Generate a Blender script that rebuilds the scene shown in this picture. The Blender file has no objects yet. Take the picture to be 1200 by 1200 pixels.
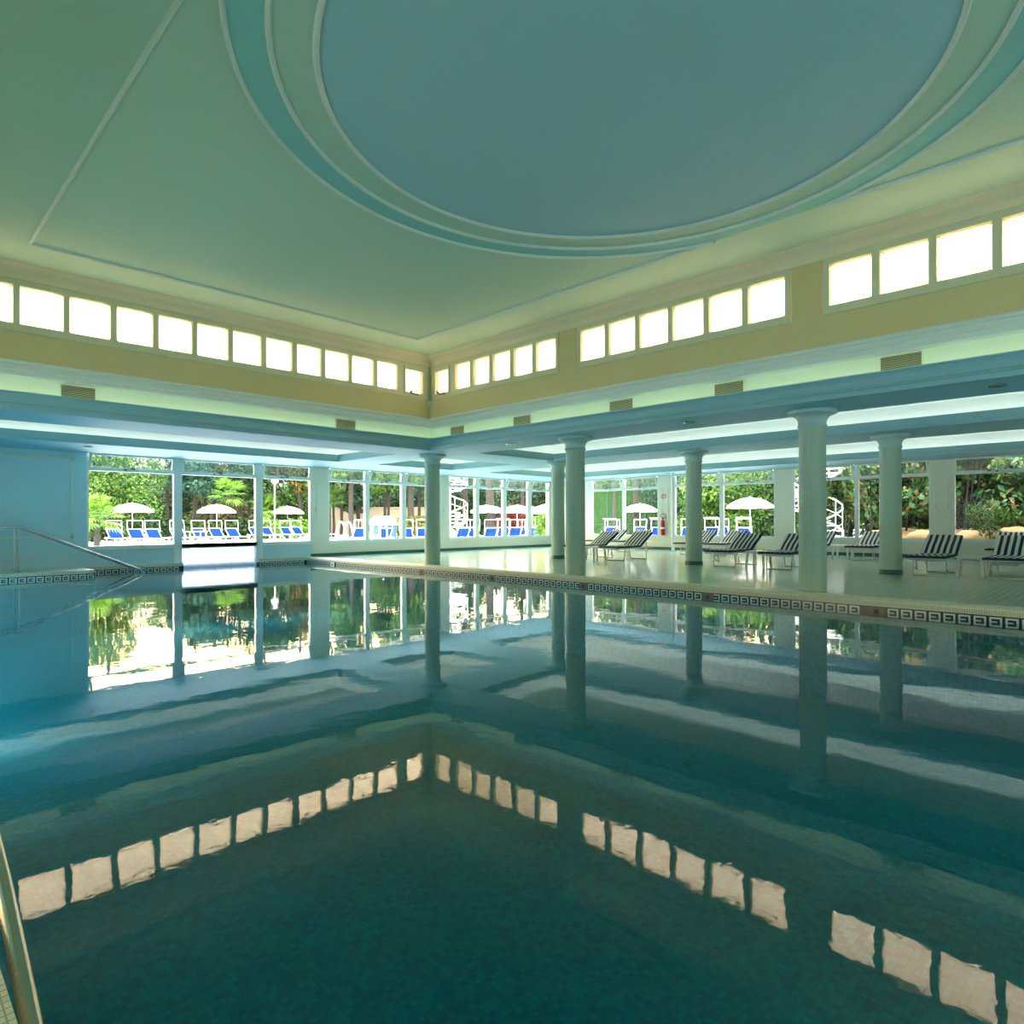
import bpy, math, random
import numpy as np
from mathutils import Vector, Matrix

S = bpy.context.scene
COL = S.collection
R = math.radians
rnd = random.Random(7)

# ------------------------------------------------------------------ camera
F, YAW, ROLL, CX, CY = 753.2, 0.77765, -0.00286, 600.0, 611.54
CAM = Vector((0, 0, 1.25))
_fw = Vector((math.cos(YAW), math.sin(YAW), 0))
_r0 = Vector((math.sin(YAW), -math.cos(YAW), 0))
_u0 = Vector((0, 0, 1))
_r = math.cos(ROLL) * _r0 + math.sin(ROLL) * _u0
_u = -math.sin(ROLL) * _r0 + math.cos(ROLL) * _u0


def at(px, depth, z=None):
    """ground point at a bearing and a distance ahead of the camera"""
    p = CAM + depth * (_fw + _r0 * ((px - CX) / F))
    return Vector((p.x, p.y, 0.16 if z is None else z))


cd = bpy.data.cameras.new('camera')
cam = bpy.data.objects.new('camera', cd)
COL.objects.link(cam)
cd.sensor_width = 36
cd.lens = F / 1200 * 36
cd.shift_x = 0
cd.shift_y = (CY - 600) / 1200
cd.clip_start = 0.02
cd.clip_end = 600
cam.matrix_world = Matrix(((_r.x, _u.x, -_fw.x, CAM.x), (_r.y, _u.y, -_fw.y, CAM.y), (_r.z, _u.z, -_fw.z, CAM.z), (0, 0, 0, 1)))
S.camera = cam


# ------------------------------------------------------------------ helpers
def lin(r, g, b):
    f = lambda c: ((c / 255 + 0.055) / 1.055) ** 2.4 if c > 10 else c / 255 / 12.92
    return (f(r), f(g), f(b), 1)


def new_mat(name):
    m = bpy.data.materials.new(name)
    m.use_nodes = True
    nt = m.node_tree
    nt.nodes.clear()
    out = nt.nodes.new('ShaderNodeOutputMaterial')
    return m, nt, out


def N(nt, typ, **kw):
    n = nt.nodes.new(typ)
    for k, v in kw.items():
        if k in n.inputs.keys():
            n.inputs[k].default_value = v
        else:
            setattr(n, k, v)
    return n


def paint(name, col, rough=0.6, metal=0.0, var=0.04, scale=3.0, bump=0.0, spec=0.5):
    m, nt, out = new_mat(name)
    b = N(nt, 'ShaderNodeBsdfPrincipled', Roughness=rough, Metallic=metal)
    b.inputs['Specular IOR Level'].default_value = spec
    tc = N(nt, 'ShaderNodeTexCoord')
    no = N(nt, 'ShaderNodeTexNoise', Scale=scale, Detail=4.0)
    nt.links.new(tc.outputs['Object'], no.inputs['Vector'])
    mx = N(nt, 'ShaderNodeMix', data_type='RGBA')
    mx.inputs[6].default_value = tuple(c * (1 - var) for c in col[:3]) + (1,)
    mx.inputs[7].default_value = tuple(min(1, c * (1 + var)) for c in col[:3]) + (1,)
    nt.links.new(no.outputs['Fac'], mx.inputs[0])
    nt.links.new(mx.outputs[2], b.inputs['Base Color'])
    if bump:
        bp = N(nt, 'ShaderNodeBump', Strength=bump, Distance=0.01)
        n2 = N(nt, 'ShaderNodeTexNoise', Scale=scale * 30, Detail=3.0)
        nt.links.new(tc.outputs['Object'], n2.inputs['Vector'])
        nt.links.new(n2.outputs['Fac'], bp.inputs['Height'])
        nt.links.new(bp.outputs['Normal'], b.inputs['Normal'])
    nt.links.new(b.outputs[0], out.inputs[0])
    return m


def tile(name, c1, c2, grout, size, axes='xy', rough=0.3, gap=0.1, w=1.0, cyl=None, offset=0.0, bump=0.15):
    """small square tiles; axes picks the plane they are laid in"""
    m, nt, out = new_mat(name)
    b = N(nt, 'ShaderNodeBsdfPrincipled', Roughness=rough)
    tc = N(nt, 'ShaderNodeTexCoord')
    sp = N(nt, 'ShaderNodeSeparateXYZ')
    nt.links.new(tc.outputs['Object'], sp.inputs[0])
    cb = N(nt, 'ShaderNodeCombineXYZ')
    if cyl:
        a = N(nt, 'ShaderNodeMath', operation='ARCTAN2')
        nt.links.new(sp.outputs['Y'], a.inputs[0]); nt.links.new(sp.outputs['X'], a.inputs[1])
        mu = N(nt, 'ShaderNodeMath', operation='MULTIPLY'); mu.inputs[1].default_value = cyl
        nt.links.new(a.outputs[0], mu.inputs[0])
        nt.links.new(mu.outputs[0], cb.inputs[0]); nt.links.new(sp.outputs['Z'], cb.inputs[1])
    else:
        nt.links.new(sp.outputs[axes[0].upper()], cb.inputs[0])
        nt.links.new(sp.outputs[axes[1].upper()], cb.inputs[1])
    br = N(nt, 'ShaderNodeTexBrick', offset=offset, squash=1.0)
    br.inputs['Color1'].default_value = c1
    br.inputs['Color2'].default_value = c2
    br.inputs['Mortar'].default_value = grout
    br.inputs['Scale'].default_value = 1.0
    br.inputs['Mortar Size'].default_value = size * gap * 0.5
    br.inputs['Mortar Smooth'].default_value = 0.2
    br.inputs['Brick Width'].default_value = size * w
    br.inputs['Row Height'].default_value = size
    nt.links.new(cb.outputs[0], br.inputs['Vector'])
    nt.links.new(br.outputs['Color'], b.inputs['Base Color'])
    if bump:
        bp = N(nt, 'ShaderNodeBump', Strength=bump, Distance=0.002, invert=True)
        nt.links.new(br.outputs['Fac'], bp.inputs['Height'])
        nt.links.new(bp.outputs['Normal'], b.inputs['Normal'])
    nt.links.new(b.outputs[0], out.inputs[0])
    return m


def glow(name, col, strength):
    m, nt, out = new_mat(name)
    e = N(nt, 'ShaderNodeEmission', Color=col, Strength=strength)
    nt.links.new(e.outputs[0], out.inputs[0])
    return m


def glass(name, ior=1.45, tint=(1, 1, 1, 1), haze=0.0, frost=0.0, hazecol=(1, 1, 1, 1)):
    m, nt, out = new_mat(name)
    t = N(nt, 'ShaderNodeBsdfTransparent', Color=tint)
    g = N(nt, 'ShaderNodeBsdfGlossy', Roughness=0.02 if not frost else 0.2)
    fr = N(nt, 'ShaderNodeFresnel', IOR=ior)
    mx = N(nt, 'ShaderNodeMixShader')
    nt.links.new(fr.outputs[0], mx.inputs[0])
    base = t
    if haze or frost:
        d = N(nt, 'ShaderNodeBsdfTranslucent' if frost else 'ShaderNodeBsdfDiffuse', Color=hazecol)
        m2 = N(nt, 'ShaderNodeMixShader')
        m2.inputs[0].default_value = frost or haze
        if frost:
            tc = N(nt, 'ShaderNodeTexCoord')
            no = N(nt, 'ShaderNodeTexNoise', Scale=60.0, Detail=2.0)
            nt.links.new(tc.outputs['Object'], no.inputs['Vector'])
            mr = N(nt, 'ShaderNodeMapRange')
            mr.inputs[3].default_value = frost * 0.7
            mr.inputs[4].default_value = min(1, frost * 1.3)
            nt.links.new(no.outputs['Fac'], mr.inputs[0])
            nt.links.new(mr.outputs[0], m2.inputs[0])
        nt.links.new(t.outputs[0], m2.inputs[1]); nt.links.new(d.outputs[0], m2.inputs[2])
        base = m2
    nt.links.new(base.outputs[0], mx.inputs[1]); nt.links.new(g.outputs[0], mx.inputs[2])
    nt.links.new(mx.outputs[0], out.inputs[0])
    return m


def leafmat(name, cols, rough=0.5, trans=0.25):
    m, nt, out = new_mat(name)
    b = N(nt, 'ShaderNodeBsdfPrincipled', Roughness=rough)
    b.inputs['Specular IOR Level'].default_value = 0.3
    ge = N(nt, 'ShaderNodeNewGeometry')
    cr = N(nt, 'ShaderNodeValToRGB')
    el = cr.color_ramp.elements
    el[0].position = 0; el[0].color = cols[0]
    el[1].position = 1; el[1].color = cols[-1]
    for i, c in enumerate(cols[1:-1]):
        e = el.new((i + 1) / (len(cols) - 1)); e.color = c
    nt.links.new(ge.outputs['Random Per Island'], cr.inputs[0])
    nt.links.new(cr.outputs[0], b.inputs['Base Color'])
    tr = N(nt, 'ShaderNodeBsdfTranslucent')
    nt.links.new(cr.outputs[0], tr.inputs[0])
    mx = N(nt, 'ShaderNodeMixShader'); mx.inputs[0].default_value = trans
    nt.links.new(b.outputs[0], mx.inputs[1]); nt.links.new(tr.outputs[0], mx.inputs[2])
    nt.links.new(mx.outputs[0], out.inputs[0])
    return m


class MB:
    """collects shapes into one mesh"""

    def __init__(s):
        s.v = []; s.f = []; s.m = []; s.smooth = []

    def add(s, vs, fs, mi=0, sm=False):
        o = len(s.v)
        s.v += [tuple(v) for v in vs]
        for f in fs:
            s.f.append(tuple(o + i for i in f)); s.m.append(mi); s.smooth.append(sm)
        return s

    def box(s, x0, y0, z0, x1, y1, z1, mi=0):
        if x0 > x1: x0, x1 = x1, x0
        if y0 > y1: y0, y1 = y1, y0
        if z0 > z1: z0, z1 = z1, z0
        vs = [(x0, y0, z0), (x1, y0, z0), (x1, y1, z0), (x0, y1, z0), (x0, y0, z1), (x1, y0, z1), (x1, y1, z1), (x0, y1, z1)]
        return s.add(vs, [(0, 3, 2, 1), (4, 5, 6, 7), (0, 1, 5, 4), (1, 2, 6, 5), (2, 3, 7, 6), (3, 0, 4, 7)], mi)

    def bar(s, a, b, w, h, up=(0, 0, 1), mi=0):
        a = Vector(a); b = Vector(b); d = (b - a).normalized(); up = Vector(up)
        if abs(d.dot(up)) > 0.98: up = Vector((1, 0, 0))
        sx = d.cross(up).normalized() * w / 2; sy = sx.cross(d).normalized() * h / 2
        vs = [p + i * sx + j * sy for p in (a, b) for i, j in ((-1, -1), (1, -1), (1, 1), (-1, 1))]
        return s.add(vs, [(3, 2, 1, 0), (4, 5, 6, 7), (0, 1, 5, 4), (1, 2, 6, 5), (2, 3, 7, 6), (3, 0, 4, 7)], mi)

    def tube(s, pts, r, n=8, mi=0, cap=True):
        pts = [Vector(p) for p in pts]
        rs = r if isinstance(r, (list, tuple)) else [r] * len(pts)
        vs = []; prev = None
        for i, p in enumerate(pts):
            d = (pts[min(i + 1, len(pts) - 1)] - pts[max(i - 1, 0)]).normalized()
            if prev is None:
                a = d.orthogonal().normalized()
            else:
                a = (prev - d * prev.dot(d)).normalized()
            prev = a; bb = d.cross(a)
            for k in range(n):
                t = 2 * math.pi * k / n
                vs.append(p + (a * math.cos(t) + bb * math.sin(t)) * rs[i])
        fs = []
        for i in range(len(pts) - 1):
            for k in range(n):
                fs.append((i * n + k, i * n + (k + 1) % n, (i + 1) * n + (k + 1) % n, (i + 1) * n + k))
        s.add(vs, fs, mi, True)
        if cap:
            s.add(vs[:n], [tuple(range(n))[::-1]], mi); s.add(vs[-n:], [tuple(range(n))], mi)
        return s

    def lathe(s, prof, c=(0, 0, 0), n=32, mi=0, sm=True):
        vs = [(c[0] + r * math.cos(2 * math.pi * k / n), c[1] + r * math.sin(2 * math.pi * k / n), c[2] + z) for r, z in prof for k in range(n)]
        fs = [(i * n + k, i * n + (k + 1) % n, (i + 1) * n + (k + 1) % n, (i + 1) * n + k) for i in range(len(prof) - 1) for k in range(n)]
        s.add(vs, fs, mi, sm)
        if prof[0][0] > 1e-4: s.add(vs[:n], [tuple(range(n))[::-1]], mi)
        if prof[-1][0] > 1e-4: s.add(vs[-n:], [tuple(range(n))], mi)
        return s

    def ringsweep(s, prof, x0, y0, x1, y1, mi=0, closed=False):
        """profile (outward offset, z) swept round a rectangle with mitred corners"""
        vs = []
        for o, z in prof:
            vs += [(x0 - o, y0 - o, z), (x1 + o, y0 - o, z), (x1 + o, y1 + o, z), (x0 - o, y1 + o, z)]
        n = len(prof); fs = []
        for i in range(n if closed else n - 1):
            j = (i + 1) % n
            for k in range(4):
                fs.append((i * 4 + k, i * 4 + (k + 1) % 4, j * 4 + (k + 1) % 4, j * 4 + k))
        return s.add(vs, fs, mi)

    def build(s, name, mats, parent=None, loc=None, bevel=0):
        me = bpy.data.meshes.new(name)
        me.from_pydata(s.v, [], s.f)
        mats = mats if isinstance(mats, (list, tuple)) else [mats]
        for m in mats: me.materials.append(m)
        me.polygons.foreach_set('material_index', s.m)
        me.polygons.foreach_set('use_smooth', s.smooth)
        me.update()
        o = bpy.data.objects.new(name, me)
        COL.objects.link(o)
        if parent is not None: o.parent = parent
        if loc is not None: o.location = loc
        if bevel:
            md = o.modifiers.new('bevel', 'BEVEL'); md.width = bevel; md.segments = 2; md.limit_method = 'ANGLE'
        return o


def struct(o, label=None):
    o['kind'] = 'structure'
    if label: o['label'] = label
    return o


def tag(o, label, cat, group=None, kind=None):
    o['label'] = label; o['category'] = cat
    if group: o['group'] = group
    if kind: o['kind'] = kind
    return o


def empty(name, loc=(0, 0, 0), rz=0.0):
    o = bpy.data.objects.new(name, None)
    o.empty_display_size = 0.1
    COL.objects.link(o)
    o.location = loc; o.rotation_euler = (0, 0, rz)
    return o


def copy_tree(o, parent=None):
    c = o.copy(); COL.objects.link(c); c.parent = parent
    for ch in list(o.children): copy_tree(ch, c)
    return c


# ------------------------------------------------------------------ materials
M = {}
M['ceil'] = paint('ceiling_paint', lin(188, 214, 192), 0.75, var=0.03, scale=0.6)
M['crown'] = paint('crown_paint', lin(226, 214, 180), 0.7, var=0.02)
M['disc'] = paint('ceiling_blue_paint', lin(164, 203, 208), 0.75, var=0.03, scale=0.6)
M['ringpaint'] = paint('ceiling_turquoise_paint', lin(148, 206, 198), 0.75, var=0.03, scale=0.6)
M['mould'] = paint('moulding_paint', lin(212, 224, 214), 0.6, var=0.02)
M['upper'] = paint('upper_wall_paint', lin(208, 195, 142), 0.75, var=0.03, scale=0.5)
M['niche'] = paint('cove_wall_paint', lin(222, 236, 206), 0.7, var=0.02)
M['beam'] = paint('beam_paint', lin(138, 186, 196), 0.55, var=0.03)
M['soffit'] = paint('soffit_paint', lin(148, 202, 220), 0.6, var=0.02, scale=1.0)
M['wall'] = paint('wall_paint', lin(224, 226, 208), 0.65, var=0.02)
M['poolbouncewall'] = paint('wall_paint_pool_bounce', lin(186, 220, 226), 0.6, var=0.02)  # wall paint with the pool's cyan bounce light put into the colour
M['frame'] = paint('window_frame_paint', lin(226, 234, 230), 0.45, var=0.01)
M['upframe'] = paint('clerestory_frame_paint', lin(204, 205, 172), 0.5, var=0.02)
M['white'] = paint('white_lacquer', lin(242, 242, 238), 0.35, var=0.01)
M['steel'] = paint('polished_steel', (0.42, 0.46, 0.47, 1), 0.16, 1.0, var=0.02)
M['warmreflect'] = paint('steel_warm_reflection', (0.72, 0.62, 0.46, 1), 0.2, 1.0, var=0.04)  # steel with the warm reflection of the windows put into its colour
M['tube'] = paint('grey_tube_metal', lin(205, 210, 205), 0.3, 0.7, var=0.02)
M['dark'] = paint('dark_plastic', (0.02, 0.02, 0.022, 1), 0.4)
M['hole'] = paint('bronze_plate', lin(120, 108, 92), 0.4, 0.5)
M['red'] = paint('extinguisher_red', lin(214, 30, 26), 0.3, var=0.02)
M['vent'] = paint('vent_metal', lin(190, 190, 148), 0.5, 0.2)
M['ventback'] = paint('vent_shadow', lin(52, 58, 36), 0.8)
M['navy'] = paint('navy_canvas', lin(22, 46, 74), 0.8, var=0.08, scale=20)
M['blue'] = paint('blue_sling', lin(0, 36, 108), 0.9, var=0.06, scale=10, spec=0.1)
M['umb'] = paint('white_canvas', lin(250, 246, 240), 0.8, var=0.02)
M['bark'] = paint('bark', lin(48, 46, 42), 0.9, var=0.45, scale=6, bump=0.6)
M['lawn'] = paint('lawn_green', lin(60, 92, 36), 0.95, var=0.3, scale=3)
M['soil'] = paint('soil', lin(150, 112, 70), 0.95, var=0.35, scale=1.5, bump=0.5)
M['rock'] = paint('rock', lin(178, 150, 104), 0.9, var=0.3, scale=2.0, bump=0.7)
M['terrace'] = tile('terrace_paving', lin(230, 231, 230), lin(220, 222, 221), lin(168, 170, 170), 0.6, 'xy', 0.7, 0.03)
M['roof'] = paint('flat_roof_gravel', lin(214, 178, 120), 0.95, var=0.2, scale=10)
M['deck'] = tile('deck_tile', lin(196, 220, 208), lin(180, 208, 198), lin(140, 166, 154), 0.1, 'xy', 0.16, 0.09)
M['coping'] = tile('coping_mosaic', lin(228, 226, 202), lin(214, 216, 192), lin(160, 164, 142), 0.025, 'xy', 0.35, 0.16)
M['copingv'] = tile('coping_mosaic_face', lin(222, 222, 198), lin(206, 210, 188), lin(140, 150, 130), 0.025, 'yz', 0.35, 0.2)
M['copingvx'] = tile('coping_mosaic_front', lin(222, 222, 198), lin(206, 210, 188), lin(140, 150, 130), 0.025, 'xz', 0.35, 0.2)
PT = (lin(0, 180, 182), lin(0, 140, 158), lin(0, 128, 142))
M['pool'] = tile('pool_floor_mosaic', *PT, 0.04, 'xy', 0.4, 0.07, bump=0)
M['poolx'] = tile('pool_wall_mosaic', *PT, 0.05, 'xz', 0.4, 0.12, bump=0)
M['pooly'] = tile('pool_side_mosaic', *PT, 0.05, 'yz', 0.4, 0.12, bump=0)
M['keydark'] = paint('greek_key_dark_tile', lin(8, 52, 88), 0.25, var=0.1, scale=30)
M['keylight'] = paint('greek_key_light_tile', lin(214, 222, 206), 0.25, var=0.04, scale=30)
M['shaft'] = tile('column_mosaic', lin(184, 206, 186), lin(172, 198, 180), lin(140, 164, 148), 0.03, rough=0.4, gap=0.12, cyl=0.2)
M['capital'] = paint('capital_plaster', lin(176, 206, 204), 0.55)
M['greentile'] = tile('dark_green_tile', lin(28, 88, 76), lin(20, 70, 64), lin(90, 130, 116), 0.05, rough=0.3, gap=0.12, cyl=0.21)
M['base'] = paint('baseboard_green_tile', lin(58, 110, 92), 0.3, var=0.2, scale=14)
M['glass'] = glass('clear_window_glass', 1.16)
M['hazy'] = glass('dusty_window_glass', 1.3, haze=0.2)
M['frosted'] = glass('frosted_glass', 1.35, frost=0.68, hazecol=(1, 0.97, 0.88, 1))
M['curtainmat'] = glass('white_strip_curtain', 1.3, frost=0.76, hazecol=(0.62, 0.72, 0.82, 1), tint=(0.85, 0.92, 1, 1))
M['balustrade'] = glass('balustrade_glass', 1.45, tint=(0.93, 0.98, 0.97, 1))
M['lamp'] = glow('cove_lamp_glow', (1.0, 0.98, 0.92, 1), 6)
M['tray'] = paint('tray_white_paint', lin(238, 240, 232), 0.7, var=0.02)
M['lampg'] = glow('cornice_lamp_glow', (0.95, 1.0, 0.74, 1), 5.5)
M['addedlamp'] = glow('added_pool_lamp_glow', (0.16, 0.82, 1.0, 1), 130)  # glow of unseen underwater lamps, added for cyan light from the pool
M['downglow'] = paint('downlight_lens', lin(190, 200, 196), 0.3)
G = lambda *c: [tuple(k * 0.5 for k in lin(*x)[:3]) + (1,) for x in c]
M['leafdark'] = leafmat('dark_leaves', G((14, 40, 20), (30, 66, 30), (52, 96, 40), (92, 128, 52)))
M['leafmid'] = leafmat('mid_leaves', G((30, 72, 26), (62, 118, 40), (98, 150, 54), (150, 180, 80)))
M['leafbright'] = leafmat('bright_leaves', G((60, 120, 26), (110, 172, 44), (150, 204, 70), (190, 226, 110)))
M['leafyellow'] = leafmat('yellowing_leaves', G((40, 76, 34), (76, 110, 44), (150, 146, 50), (206, 170, 90)))
M['leafblue'] = leafmat('bluish_leaves', G((20, 62, 52), (46, 98, 80), (70, 124, 96), (110, 160, 120)))
M['leafred'] = leafmat('red_leaves', G((120, 30, 20), (176, 60, 34), (200, 90, 60), (150, 50, 40)))
M['magnolia'] = leafmat('glossy_magnolia_leaves', G((50, 100, 56), (80, 150, 86), (130, 190, 100), (226, 170, 120)), 0.3, 0.2)
M['beige'] = paint('beige_render', lin(170, 152, 122), 0.9, var=0.08)
M['kioskblue'] = paint('kiosk_blue_paint', lin(24, 74, 124), 0.6)
M['netting'] = glass('green_netting', 1.0, tint=(0.55, 0.75, 0.6, 1), haze=0.45, hazecol=lin(70, 104, 66))
M['greensteel'] = paint('green_painted_steel', lin(24, 74, 56), 0.5)


def stripe_mat():
    m, nt, out = new_mat('striped_canvas')
    b = N(nt, 'ShaderNodeBsdfPrincipled', Roughness=0.8)
    tc = N(nt, 'ShaderNodeTexCoord'); sp = N(nt, 'ShaderNodeSeparateXYZ')
    nt.links.new(tc.outputs['Object'], sp.inputs[0])
    ad = N(nt, 'ShaderNodeMath', operation='ADD'); ad.inputs[1].default_value = 10.0
    mu = N(nt, 'ShaderNodeMath', operation='MULTIPLY'); mu.inputs[1].default_value = 1 / 0.108
    fr = N(nt, 'ShaderNodeMath', operation='FRACT'); gt = N(nt, 'ShaderNodeMath', operation='GREATER_THAN'); gt.inputs[1].default_value = 0.5
    nt.links.new(sp.outputs['Y'], ad.inputs[0]); nt.links.new(ad.outputs[0], mu.inputs[0]); nt.links.new(mu.outputs[0], fr.inputs[0]); nt.links.new(fr.outputs[0], gt.inputs[0])
    mx = N(nt, 'ShaderNodeMix', data_type='RGBA')
    mx.inputs[6].default_value = lin(236, 234, 220); mx.inputs[7].default_value = lin(24, 52, 78)
    nt.links.new(gt.outputs[0], mx.inputs[0]); nt.links.new(mx.outputs[2], b.inputs['Base Color'])
    nt.links.new(b.outputs[0], out.inputs[0])
    return m


M['stripe'] = stripe_mat()


def water_mat():
    m, nt, out = new_mat('pool_water')
    t = N(nt, 'ShaderNodeBsdfTransparent', Color=(0.32, 0.90, 0.95, 1))
    g = N(nt, 'ShaderNodeBsdfGlossy', Roughness=0.0, Color=(1, 1, 1, 1))
    fr = N(nt, 'ShaderNodeFresnel', IOR=1.333)
    tc = N(nt, 'ShaderNodeTexCoord')
    n1 = N(nt, 'ShaderNodeTexNoise', Scale=0.9, Detail=2.0, Roughness=0.5)
    n2 = N(nt, 'ShaderNodeTexNoise', Scale=6.5, Detail=3.0, Roughness=0.5)
    for n in (n1, n2): nt.links.new(tc.outputs['Object'], n.inputs['Vector'])
    a = N(nt, 'ShaderNodeMath', operation='MULTIPLY'); a.inputs[1].default_value = 0.12
    nt.links.new(n2.outputs['Fac'], a.inputs[0])
    ad = N(nt, 'ShaderNodeMath', operation='ADD')
    nt.links.new(n1.outputs['Fac'], ad.inputs[0]); nt.links.new(a.outputs[0], ad.inputs[1])
    bp = N(nt, 'ShaderNodeBump', Strength=1.0, Distance=0.0042)
    nt.links.new(ad.outputs[0], bp.inputs['Height'])
    nt.links.new(bp.outputs['Normal'], fr.inputs['Normal']); nt.links.new(bp.outputs['Normal'], g.inputs['Normal'])
    mx = N(nt, 'ShaderNodeMixShader')
    nt.links.new(fr.outputs[0], mx.inputs[0]); nt.links.new(t.outputs[0], mx.inputs[1]); nt.links.new(g.outputs[0], mx.inputs[2])
    nt.links.new(mx.outputs[0], out.inputs[0])
    return m


M['water'] = water_mat()

# ------------------------------------------------------------------ dimensions
HX0, HY0, HX1, HY1 = -0.9, -5.2, 9.78, 12.42      # high hall
PX0, PY0, PX1, PY1 = 0.24, -5.0, 9.81, 18.67      # pool
WY, WX = 18.79, 21.8                              # outer walls (inner faces)
BX, BY = -3.2, -9.0                               # far ends of the room behind the camera
DK, SZ = 0.16, 3.0                                # deck level, soffit level
CZ = 5.245                                        # hall ceiling

# ------------------------------------------------------------------ floor, pool
fl = struct(empty('floor'), 'pale green tiled deck round the pool')
mb = MB()
for x0, y0, x1, y1 in ((PX1 + 0.45, BY, WX, WY), (BX, BY, PX0 - 0.3, WY), (PX0 - 0.3, BY, PX1 + 0.45, PY0 - 0.3)):
    mb.box(x0, y0, -0.1, x1, y1, DK)
mb.build('deck_tiles', M['deck'], fl)

# pool coping: rounded mosaic lip
def coping(name, a, b, inner, mat_face, label):
    a = Vector(a); b = Vector(b); d = (b - a).normalized(); n = Vector(inner)
    prof = [(0.0, 0.072), (0.0, 0.13), (0.012, 0.158), (0.04, 0.174), (0.08, 0.178), (0.4, 0.166), (0.45, 0.155), (0.45, -0.05)]
    mb = MB(); vs = []
    for o, z in prof:
        for p in (a, b): vs.append(p - n * o + Vector((0, 0, z)))
    for i in range(len(prof) - 1):
        mb.add([vs[2 * i], vs[2 * i + 1], vs[2 * i + 3], vs[2 * i + 2]], [(0, 1, 2, 3)], 1 if i < 1 else 0, False)
    for k in (0, 1):
        mb.add([vs[2 * i + k] for i in range(len(prof))], [tuple(range(len(prof)))], 1)
    return struct(mb.build(name, [M['coping'], mat_face]), label)

coping('trim_1', (PX1, PY0, 0), (PX1, WY, 0), (-1, 0, 0), M['copingv'], 'cream mosaic coping along the long pool edge')
mb = MB(); mb.box(PX0 - 0.3, PY0, -0.05, PX0, PY1, 0.16)
struct(mb.build('trim_2', M['coping']), 'cream tiled pool edge beside the near handrail')
mb = MB()
mb.box(3.85, PY1, 0.072, 6.2, WY, 0.16); mb.box(8.28, PY1, 0.072, PX1, WY, 0.16)
struct(mb.build('trim_3', M['copingvx'], bevel=0.012), 'narrow cream coping under the garden windows')

basin = struct(empty('pool_basin'), 'turquoise mosaic pool basin')
mb = MB(); mb.box(PX0 - 0.1, PY0 - 0.1, -1.5, PX1 + 0.1, WY + 4, -1.35)
mb.build('basin_floor', M['pool'], basin)
mb = MB()
mb.box(PX1, PY0, -1.4, PX1 + 0.3, PY1 + 0.2, -0.082); mb.box(PX0 - 0.2, PY0, -1.4, PX0, PY1 + 0.2, 0.0)
mb.build('basin_side', M['pooly'], basin)
mb = MB()
mb.box(PX0, PY1, -1.4, 6.2, WY, -0.082); mb.box(5.9, 19.4, -1.4, 8.6, 19.6, 0.13); mb.box(5.9, WY, -1.4, 6.19, 19.5, 0.13); mb.box(8.29, WY, -1.4, 8.6, 19.5, 0.13); mb.box(8.28, PY1, -1.4, PX1, WY, -0.082); mb.box(PX0, PY0 - 0.2, -1.4, PX1, PY0, 0.0)
mb.build('basin_end', M['poolx'], basin)
for x in (2.5, 4.5, 6.5, 8.5):  # added lamps on the unseen end wall, brightening the near water
    mb = MB(); mb.tube([(x, PY0, -0.65), (x, PY0 + 0.03, -0.65)], 0.15, 24); ring = mb.build('added_lamp_ring', M['steel'], basin)
    mb = MB(); mb.tube([(x, PY0 + 0.03, -0.65), (x, PY0 + 0.036, -0.65)], 0.12, 24); mb.build('added_lamp_lens', M['addedlamp'], ring)
# steps going down from the platform
mb = MB()
for i in range(5): mb.box(3.85, 17.45, -1.36, 3.95 + 0.28 * (i + 1), PY1, -0.22 - 0.24 * i)
mb.build('basin_steps', M['pool'], basin)

# platform at the far end
for i, y in enumerate((9.5, 12.0, 14.0, 15.5, 16.7)):  # added lamps on the hidden side wall, throwing cyan light upward
    mb = MB(); mb.tube([(PX0, y, -0.65), (PX0 + 0.03, y, -0.65)], 0.15, 24); ring = mb.build('added_lamp_ring', M['steel'], basin)
    mb = MB(); mb.tube([(PX0 + 0.03, y, -0.65), (PX0 + 0.036, y, -0.65)], 0.12, 24); mb.build('added_lamp_lens', M['addedlamp'], ring)
pf = struct(empty('platform'), 'raised mosaic step platform with greek key band at the far pool end')
mb = MB(); mb.box(BX, 17.45, 0.072, 3.85, WY, 0.166)
mb.build('platform_coping', M['copingvx'], pf, bevel=0.02)
mb = MB(); mb.box(BX, 17.46, -1.4, 3.84, WY, -0.082)
mb.build('platform_core', M['poolx'], pf)


def greek(name, o, d, nrm, length, parent, skip=()):
    """meander band: dark strip with raised light keys; o start, d direction, nrm outward normal"""
    o = Vector(o); d = Vector(d); nrm = Vector(nrm); up = Vector((0, 0, 1)); mb = MB()

    def rect(u0, u1, z0, z1, h0, h1, mi):
        vs = [o + d * u + up * z + nrm * h for h in (h0, h1) for u, z in ((u0, z0), (u1, z0), (u1, z1), (u0, z1))]
        mb.add(vs, [(0, 3, 2, 1), (4, 5, 6, 7), (0, 1, 5, 4), (1, 2, 6, 5), (2, 3, 7, 6), (3, 0, 4, 7)], mi)
    rect(0, length, -0.082, 0.072, -0.05, 0.0, 0)
    P = 0.16; W = 0.128; t = 0.021; zb, zt = -0.066, 0.057
    for i in range(int(length / P)):
        u = i * P + 0.016
        if any(abs(u + W / 2 - s) < 0.125 for s in skip): continue
        e = 0.0015
        rect(u, u + W, zt - t, zt, 0, e, 1); rect(u, u + W, zb, zb + t, 0, e, 1)
        rect(u, u + t, zb + t, zt - t, 0, e, 1); rect(u + W - t, u + W, zb + t, zt - t, 0, e, 1)
        zc = (zb + zt) / 2
        rect(u + t, u + W * 0.62, zc - t / 2, zc + t / 2, 0, e, 1)
    return mb.build(name, [M['keydark'], M['keylight']], parent)


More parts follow.
